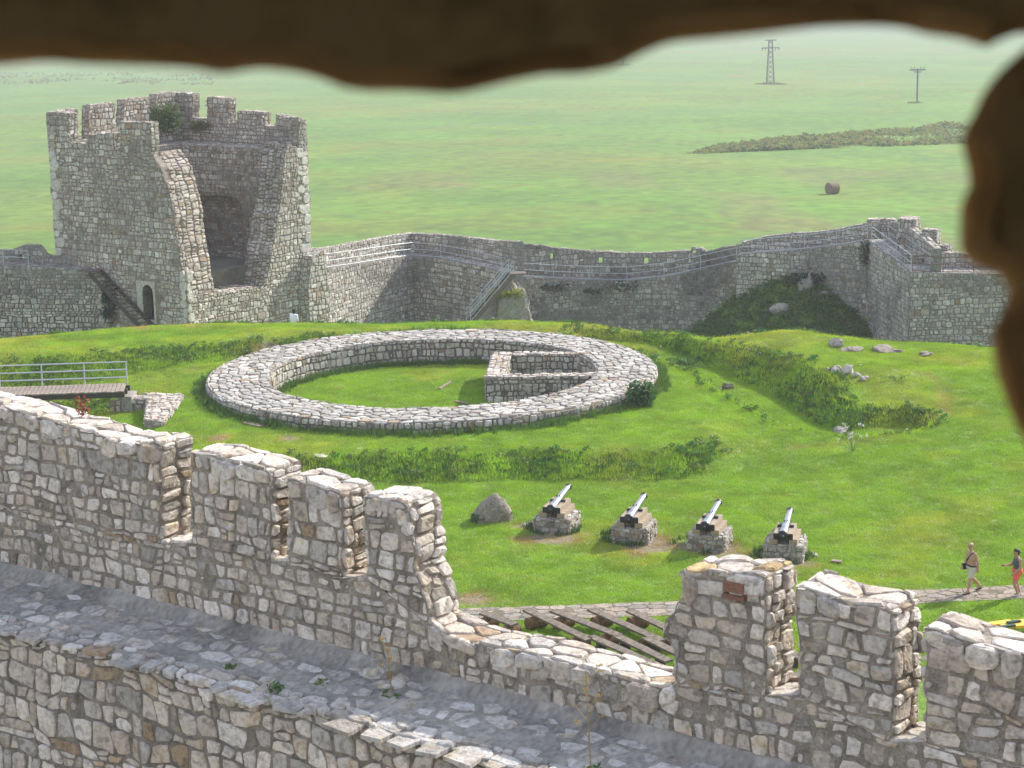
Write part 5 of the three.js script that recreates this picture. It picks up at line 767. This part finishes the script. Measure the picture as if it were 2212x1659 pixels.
function headCaps(c, f, s) { const F = V(...f).normalize(), L = UPV.clone().cross(F), p = (a, b, h) => { const q = V(...c).addScaledVector(F, a * s).addScaledVector(L, b * s).add(V(0, h * s, 0)); return [q.x, q.y, q.z]; }, caps = [], cap = (a, ra, b, rb) => caps.push([...a, ra * s, ...b, rb * s]); cap(p(-0.02, 0, 0.035), 0.085, p(0.02, 0, 0.03), 0.08); cap(p(0.03, 0, -0.02), 0.065, p(0.045, 0, -0.075), 0.036); cap(p(-0.005, 0, -0.04), 0.06, p(-0.01, 0, -0.13), 0.055); cap(p(0.085, 0, 0.01), 0.009, p(0.108, 0, -0.022), 0.013); for (const k of [-1, 1]) { cap(p(-0.005, 0.076 * k, 0.015), 0.012, p(-0.01, 0.08 * k, -0.02), 0.01); cap(p(0.078, 0.03 * k, 0.025), 0.011, p(0.07, 0.045 * k, 0.03), 0.009); } cap(p(0.086, -0.016, -0.055), 0.008, p(0.086, 0.016, -0.055), 0.008); return { caps, p }; }
function person(o) {
  const g = thing('person', o.label, 'person'), J = o.J, body = [], cap = (a, ra, b, rb) => body.push([...a, ra, ...b, rb]);
  const hipL = [0.09, J.hip[1] - 0.03, J.hip[2]], hipR = [-0.09, J.hip[1] - 0.03, J.hip[2]], w = o.wide ?? 1;
  cap([0.07 * w, J.hip[1], J.hip[2]], 0.115 * w, [-0.07 * w, J.hip[1], J.hip[2]], 0.115 * w); cap([0.05 * w, J.hip[1] + 0.02, J.hip[2]], 0.115 * w, [0.06 * w, J.chest[1] - 0.12, J.chest[2]], 0.11 * w); cap([-0.05 * w, J.hip[1] + 0.02, J.hip[2]], 0.115 * w, [-0.06 * w, J.chest[1] - 0.12, J.chest[2]], 0.11 * w);
  cap([0.075 * w, J.chest[1] - 0.1, J.chest[2]], 0.115 * w, [0.09 * w, J.chest[1], J.chest[2]], 0.1 * w); cap([-0.075 * w, J.chest[1] - 0.1, J.chest[2]], 0.115 * w, [-0.09 * w, J.chest[1], J.chest[2]], 0.1 * w); cap([0.13 * w, J.chest[1] + 0.07, J.chest[2]], 0.062, [-0.13 * w, J.chest[1] + 0.07, J.chest[2]], 0.062);
  cap([0, J.chest[1] + 0.08, J.chest[2]], 0.068, lerp3([0, J.chest[1] + 0.08, J.chest[2]], J.head, 0.6), 0.053); if (o.bust) for (const k of [-1, 1]) cap([0.07 * k, J.chest[1] - 0.04, J.chest[2] + 0.07], 0.055, [0.07 * k, J.chest[1] - 0.06, J.chest[2] + 0.075], 0.06);
  const legs = []; for (const [hp, kn, an, toe] of [[hipL, ...J.legL], [hipR, ...J.legR]]) { legs.push([...hp, 0.092 * w, ...kn, 0.058]); cap(hp, 0.092 * w, kn, 0.056); cap(kn, 0.056, lerp3(kn, an, 0.35), 0.06); cap(lerp3(kn, an, 0.35), 0.058, an, 0.036); cap(an, 0.036, lerp3(an, toe, 0.5), 0.034); cap(lerp3(an, toe, 0.4), 0.036, toe, 0.024); const heel = [an[0], an[1] - 0.05, an[2] - 0.03]; cap(an, 0.034, heel, 0.03); }
  for (const [sh, el, wr] of [J.armL, J.armR]) { cap(sh, 0.056, el, 0.042); cap(el, 0.042, lerp3(el, wr, 0.3), 0.043); cap(lerp3(el, wr, 0.3), 0.041, wr, 0.027); }
  const hd = headCaps(J.head, J.face, o.headScale ?? 1); const all = body.concat(hd.caps);
  const [lo, hi] = bounds(body, 0.03), B = skin((x, y, z) => field3(body, 0.035, x, y, z), lo, hi, 0.016);
  const hb = bounds(hd.caps, 0.012), H = skin((x, y, z) => field3(hd.caps, 0.014, x, y, z), hb[0], hb[1], 0.0045), parts = [B, H];
  for (const [arm, sd, curl] of [[J.armL, J.handL, 0.45], [J.armR, J.handR, o.grip ?? 0.45]]) { const d = sd ? sd[0] : [arm[2][0] - arm[1][0], arm[2][1] - arm[1][1], arm[2][2] - arm[1][2]], hc = handCaps(arm[2], d, sd ? sd[1] : [0, 0, 1], curl), q = bounds(hc, 0.006); parts.push(skin((x, y, z) => field3(hc, 0.007, x, y, z), q[0], q[1], 0.0034)); }
  part('body', join(parts.map(p => p)), std(...o.skin, { roughness: 0.6 }), g);
  const wear = (name, caps, t, cut, col, k = 0.05) => { const q = bounds(caps, t + 0.03); return part(name, skin((x, y, z) => Math.max(field3(caps, k, x, y, z) - t, cut(x, y, z)), q[0], q[1], 0.014), std(...col, { roughness: 0.9 }), g); };
  g.position.copy(o.at); g.rotation.y = o.turn;
  return { g, body, legs, wear, hd, J };
}
{
  const turnTo = (fx, fz) => Math.atan2(fx, fz);
  { // bare-chested man striding along the path
    const at = atY(2098, 1279, 0.03); at.y = ground(at.x, at.z) + 0.035;
    const J = { hip: [0, 0.94, 0], chest: [0, 1.34, 0.03], head: [0, 1.655, 0.07], face: [0.35, -0.05, 1], legL: [[0.1, 0.52, 0.12], [0.1, 0.1, 0.2], [0.12, 0.03, 0.36]], legR: [[-0.1, 0.5, -0.08], [-0.1, 0.15, -0.42], [-0.11, 0.04, -0.3]], armL: [[0.2, 1.42, 0.02], [0.25, 1.13, -0.06], [0.25, 0.87, -0.07]], armR: [[-0.2, 1.42, 0.02], [-0.25, 1.14, 0.05], [-0.2, 0.92, 0.2]] };
    const p = person({ label: 'bare-chested man in khaki shorts striding left along the path', at, turn: turnTo(-0.93, 0.36), J, skin: [0.42, 0.24, 0.16], wide: 1.06 });
    const hips = p.body.slice(0, 3).concat(p.legs); p.wear('shorts', hips, 0.03, (x, y) => Math.max(y - 0.99, 0.56 - y), [0.5, 0.46, 0.37]); p.wear('belt', hips, 0.036, (x, y) => Math.max(y - 1.0, 0.955 - y), [0.03, 0.025, 0.02]);
    const strap = p.body.slice(1, 6); p.wear('bag_strap', strap, 0.014, (x, y, z) => { const u = (y - 1.0) - (-(x) + 0.2) * 1.15 ; return Math.abs((y - 1.44) - (x - 0.14) * 1.3) * 0.6 - 0.024; }, [0.05, 0.03, 0.025]);
    const bag = new THREE.BoxGeometry(0.1, 0.2, 0.2, 3, 3, 3); bag.translate(-0.21, 0.9, 0.14); part('shoulder_bag', bag, std(0.02, 0.02, 0.022), p.g);
    const H = p.hd.p; part('sunglasses', join([-1, 1].map(k => { const b = new THREE.SphereGeometry(0.024, 10, 8); b.scale(1.1, 0.75, 0.5); const q = H(0.092, 0.034 * k, 0.012); b.translate(...q); return b; }).concat([bar(V(...H(0.09, 0.06, 0.018)), V(...H(0.0, 0.083, 0.02)), 0.005), bar(V(...H(0.09, -0.06, 0.018)), V(...H(0.0, -0.083, 0.02)), 0.005)])), std(0.012, 0.012, 0.014, { roughness: 0.2 }), p.g);
    for (const [an, toe] of [[J.legL[1], J.legL[2]], [J.legR[1], J.legR[2]]]) part('sandal', beam(V(an[0], an[1] - 0.085, an[2] - 0.07), V(toe[0], toe[1] - 0.025, toe[2] + 0.04), 0.1, 0.025), std(0.05, 0.035, 0.03), p.g);
  }
  { // woman in coral shorts
    const at = atY(2196, 1286, 0.03); at.y = ground(at.x, at.z) + 0.035;
    const J = { hip: [0, 0.89, 0], chest: [0, 1.24, 0.0], head: [0, 1.535, 0.06], face: [0.15, -0.05, 1], legL: [[0.09, 0.5, 0.14], [0.09, 0.1, 0.0], [0.1, 0.03, 0.15]], legR: [[-0.09, 0.49, 0.0], [-0.09, 0.1, -0.13], [-0.1, 0.03, 0.02]], armL: [[0.17, 1.31, -0.02], [0.21, 1.04, -0.03], [0.19, 0.86, 0.16]], armR: [[-0.17, 1.31, -0.01], [-0.2, 1.06, 0.12], [-0.15, 1.04, 0.37]], handR: [[0.1, 0, 1], [1, 0.2, 0]] };
    const p = person({ label: 'dark-haired woman in coral shorts standing at the right edge', at, turn: turnTo(-0.98, 0.12), J, skin: [0.4, 0.22, 0.14], wide: 0.9, headScale: 0.95, bust: true, grip: 0.9 });
    const hips = p.body.slice(0, 3).concat(p.legs); p.wear('shorts', hips, 0.045, (x, y) => Math.max(y - 0.97, 0.6 - y), [0.75, 0.13, 0.08]);
    p.wear('tank_top', p.body.slice(0, 6).concat(p.body.slice(7, 9)), 0.016, (x, y) => Math.max(y - (1.3 + 0.07 * Math.min(1, Math.abs(Math.abs(x) - 0.09) < 0.03 ? 1 : 0)), 0.93 - y), [0.07, 0.08, 0.095]);
    const H = p.hd.p, hair = [[...H(-0.03, 0, 0.05), 0.09, ...H(0.01, 0, 0.062), 0.082], [...H(-0.05, 0, 0.0), 0.085, ...H(-0.06, 0, -0.05), 0.06], [...H(-0.1, 0, 0.0), 0.045, ...H(-0.125, 0, -0.02), 0.045]], q = bounds(hair, 0.01); part('hair', skin((x, y, z) => field3(hair, 0.02, x, y, z), q[0], q[1], 0.006), std(0.025, 0.016, 0.014, { roughness: 0.6 }), p.g);
    part('sunglasses', join([-1, 1].map(k => { const b = new THREE.SphereGeometry(0.024, 10, 8); b.scale(1.1, 0.75, 0.5); b.translate(...H(0.09, 0.034 * k, 0.012)); return b; })), std(0.012, 0.012, 0.014, { roughness: 0.2 }), p.g);
    const ph = new THREE.BoxGeometry(0.06, 0.035, 0.1); ph.translate(-0.13, 1.06, 0.48); const hold = lone('camera', ph, std(0.2, 0.06, 0.03), 'small brown camera held out in the woman\'s hand', 'camera'); hold.position.copy(p.g.position); hold.rotation.y = p.g.rotation.y;
    for (const [an, toe] of [[J.legL[1], J.legL[2]], [J.legR[1], J.legR[2]]]) { const s = [[an[0], an[1] - 0.05, an[2] - 0.03, 0.045, toe[0], toe[1] + 0.005, toe[2] + 0.01, 0.035]], q2 = bounds(s, 0.01); part('shoe', skin((x, y, z) => Math.max(field3(s, 0.02, x, y, z), -y - 0.01), q2[0], q2[1], 0.008), std(0.6, 0.6, 0.58), p.g); }
  }
  { // figure in white by the tower
    const at = atD(636, 712, 114.6); at.y = ground(at.x, at.z);
    const J = { hip: [0, 0.9, 0], chest: [0, 1.3, 0.0], head: [0, 1.6, 0.03], face: [0.6, 0, 1], legL: [[0.1, 0.5, 0.03], [0.1, 0.1, 0.0], [0.12, 0.03, 0.16]], legR: [[-0.1, 0.5, 0.03], [-0.1, 0.1, 0.02], [-0.12, 0.03, 0.18]], armL: [[0.19, 1.38, 0], [0.24, 1.1, 0.0], [0.2, 0.92, 0.14]], armR: [[-0.19, 1.38, 0], [-0.24, 1.1, 0.0], [-0.2, 0.92, 0.14]] };
    const p = person({ label: 'dark-haired person in a white shirt behind the ridge by the tower', at, turn: turnTo(0.5, -0.85), J, skin: [0.4, 0.24, 0.16] });
    const hips = p.body.slice(0, 3).concat(p.legs); p.wear('trousers', p.body.slice(0, 3).concat(p.body.slice(7, 19)), 0.02, (x, y) => Math.max(y - 1.0, 0.12 - y), [0.05, 0.06, 0.1]);
    const arms = p.body.filter(c => Math.abs(c[0]) > 0.18 && c[1] > 1.2); p.wear('shirt', p.body.slice(0, 6).concat(arms), 0.024, (x, y) => Math.max(y - 1.44, 0.9 - y), [0.78, 0.8, 0.85]);
    const H = p.hd.p, hair = [[...H(-0.03, 0, 0.05), 0.095, ...H(0.0, 0, 0.06), 0.088], [...H(-0.05, 0, 0.0), 0.09, ...H(-0.05, 0, -0.08), 0.06]], q = bounds(hair, 0.01); part('hair', skin((x, y, z) => field3(hair, 0.02, x, y, z), q[0], q[1], 0.008), std(0.02, 0.015, 0.014), p.g);
  }
}
shade(scene);
renderer.render(scene, camera);
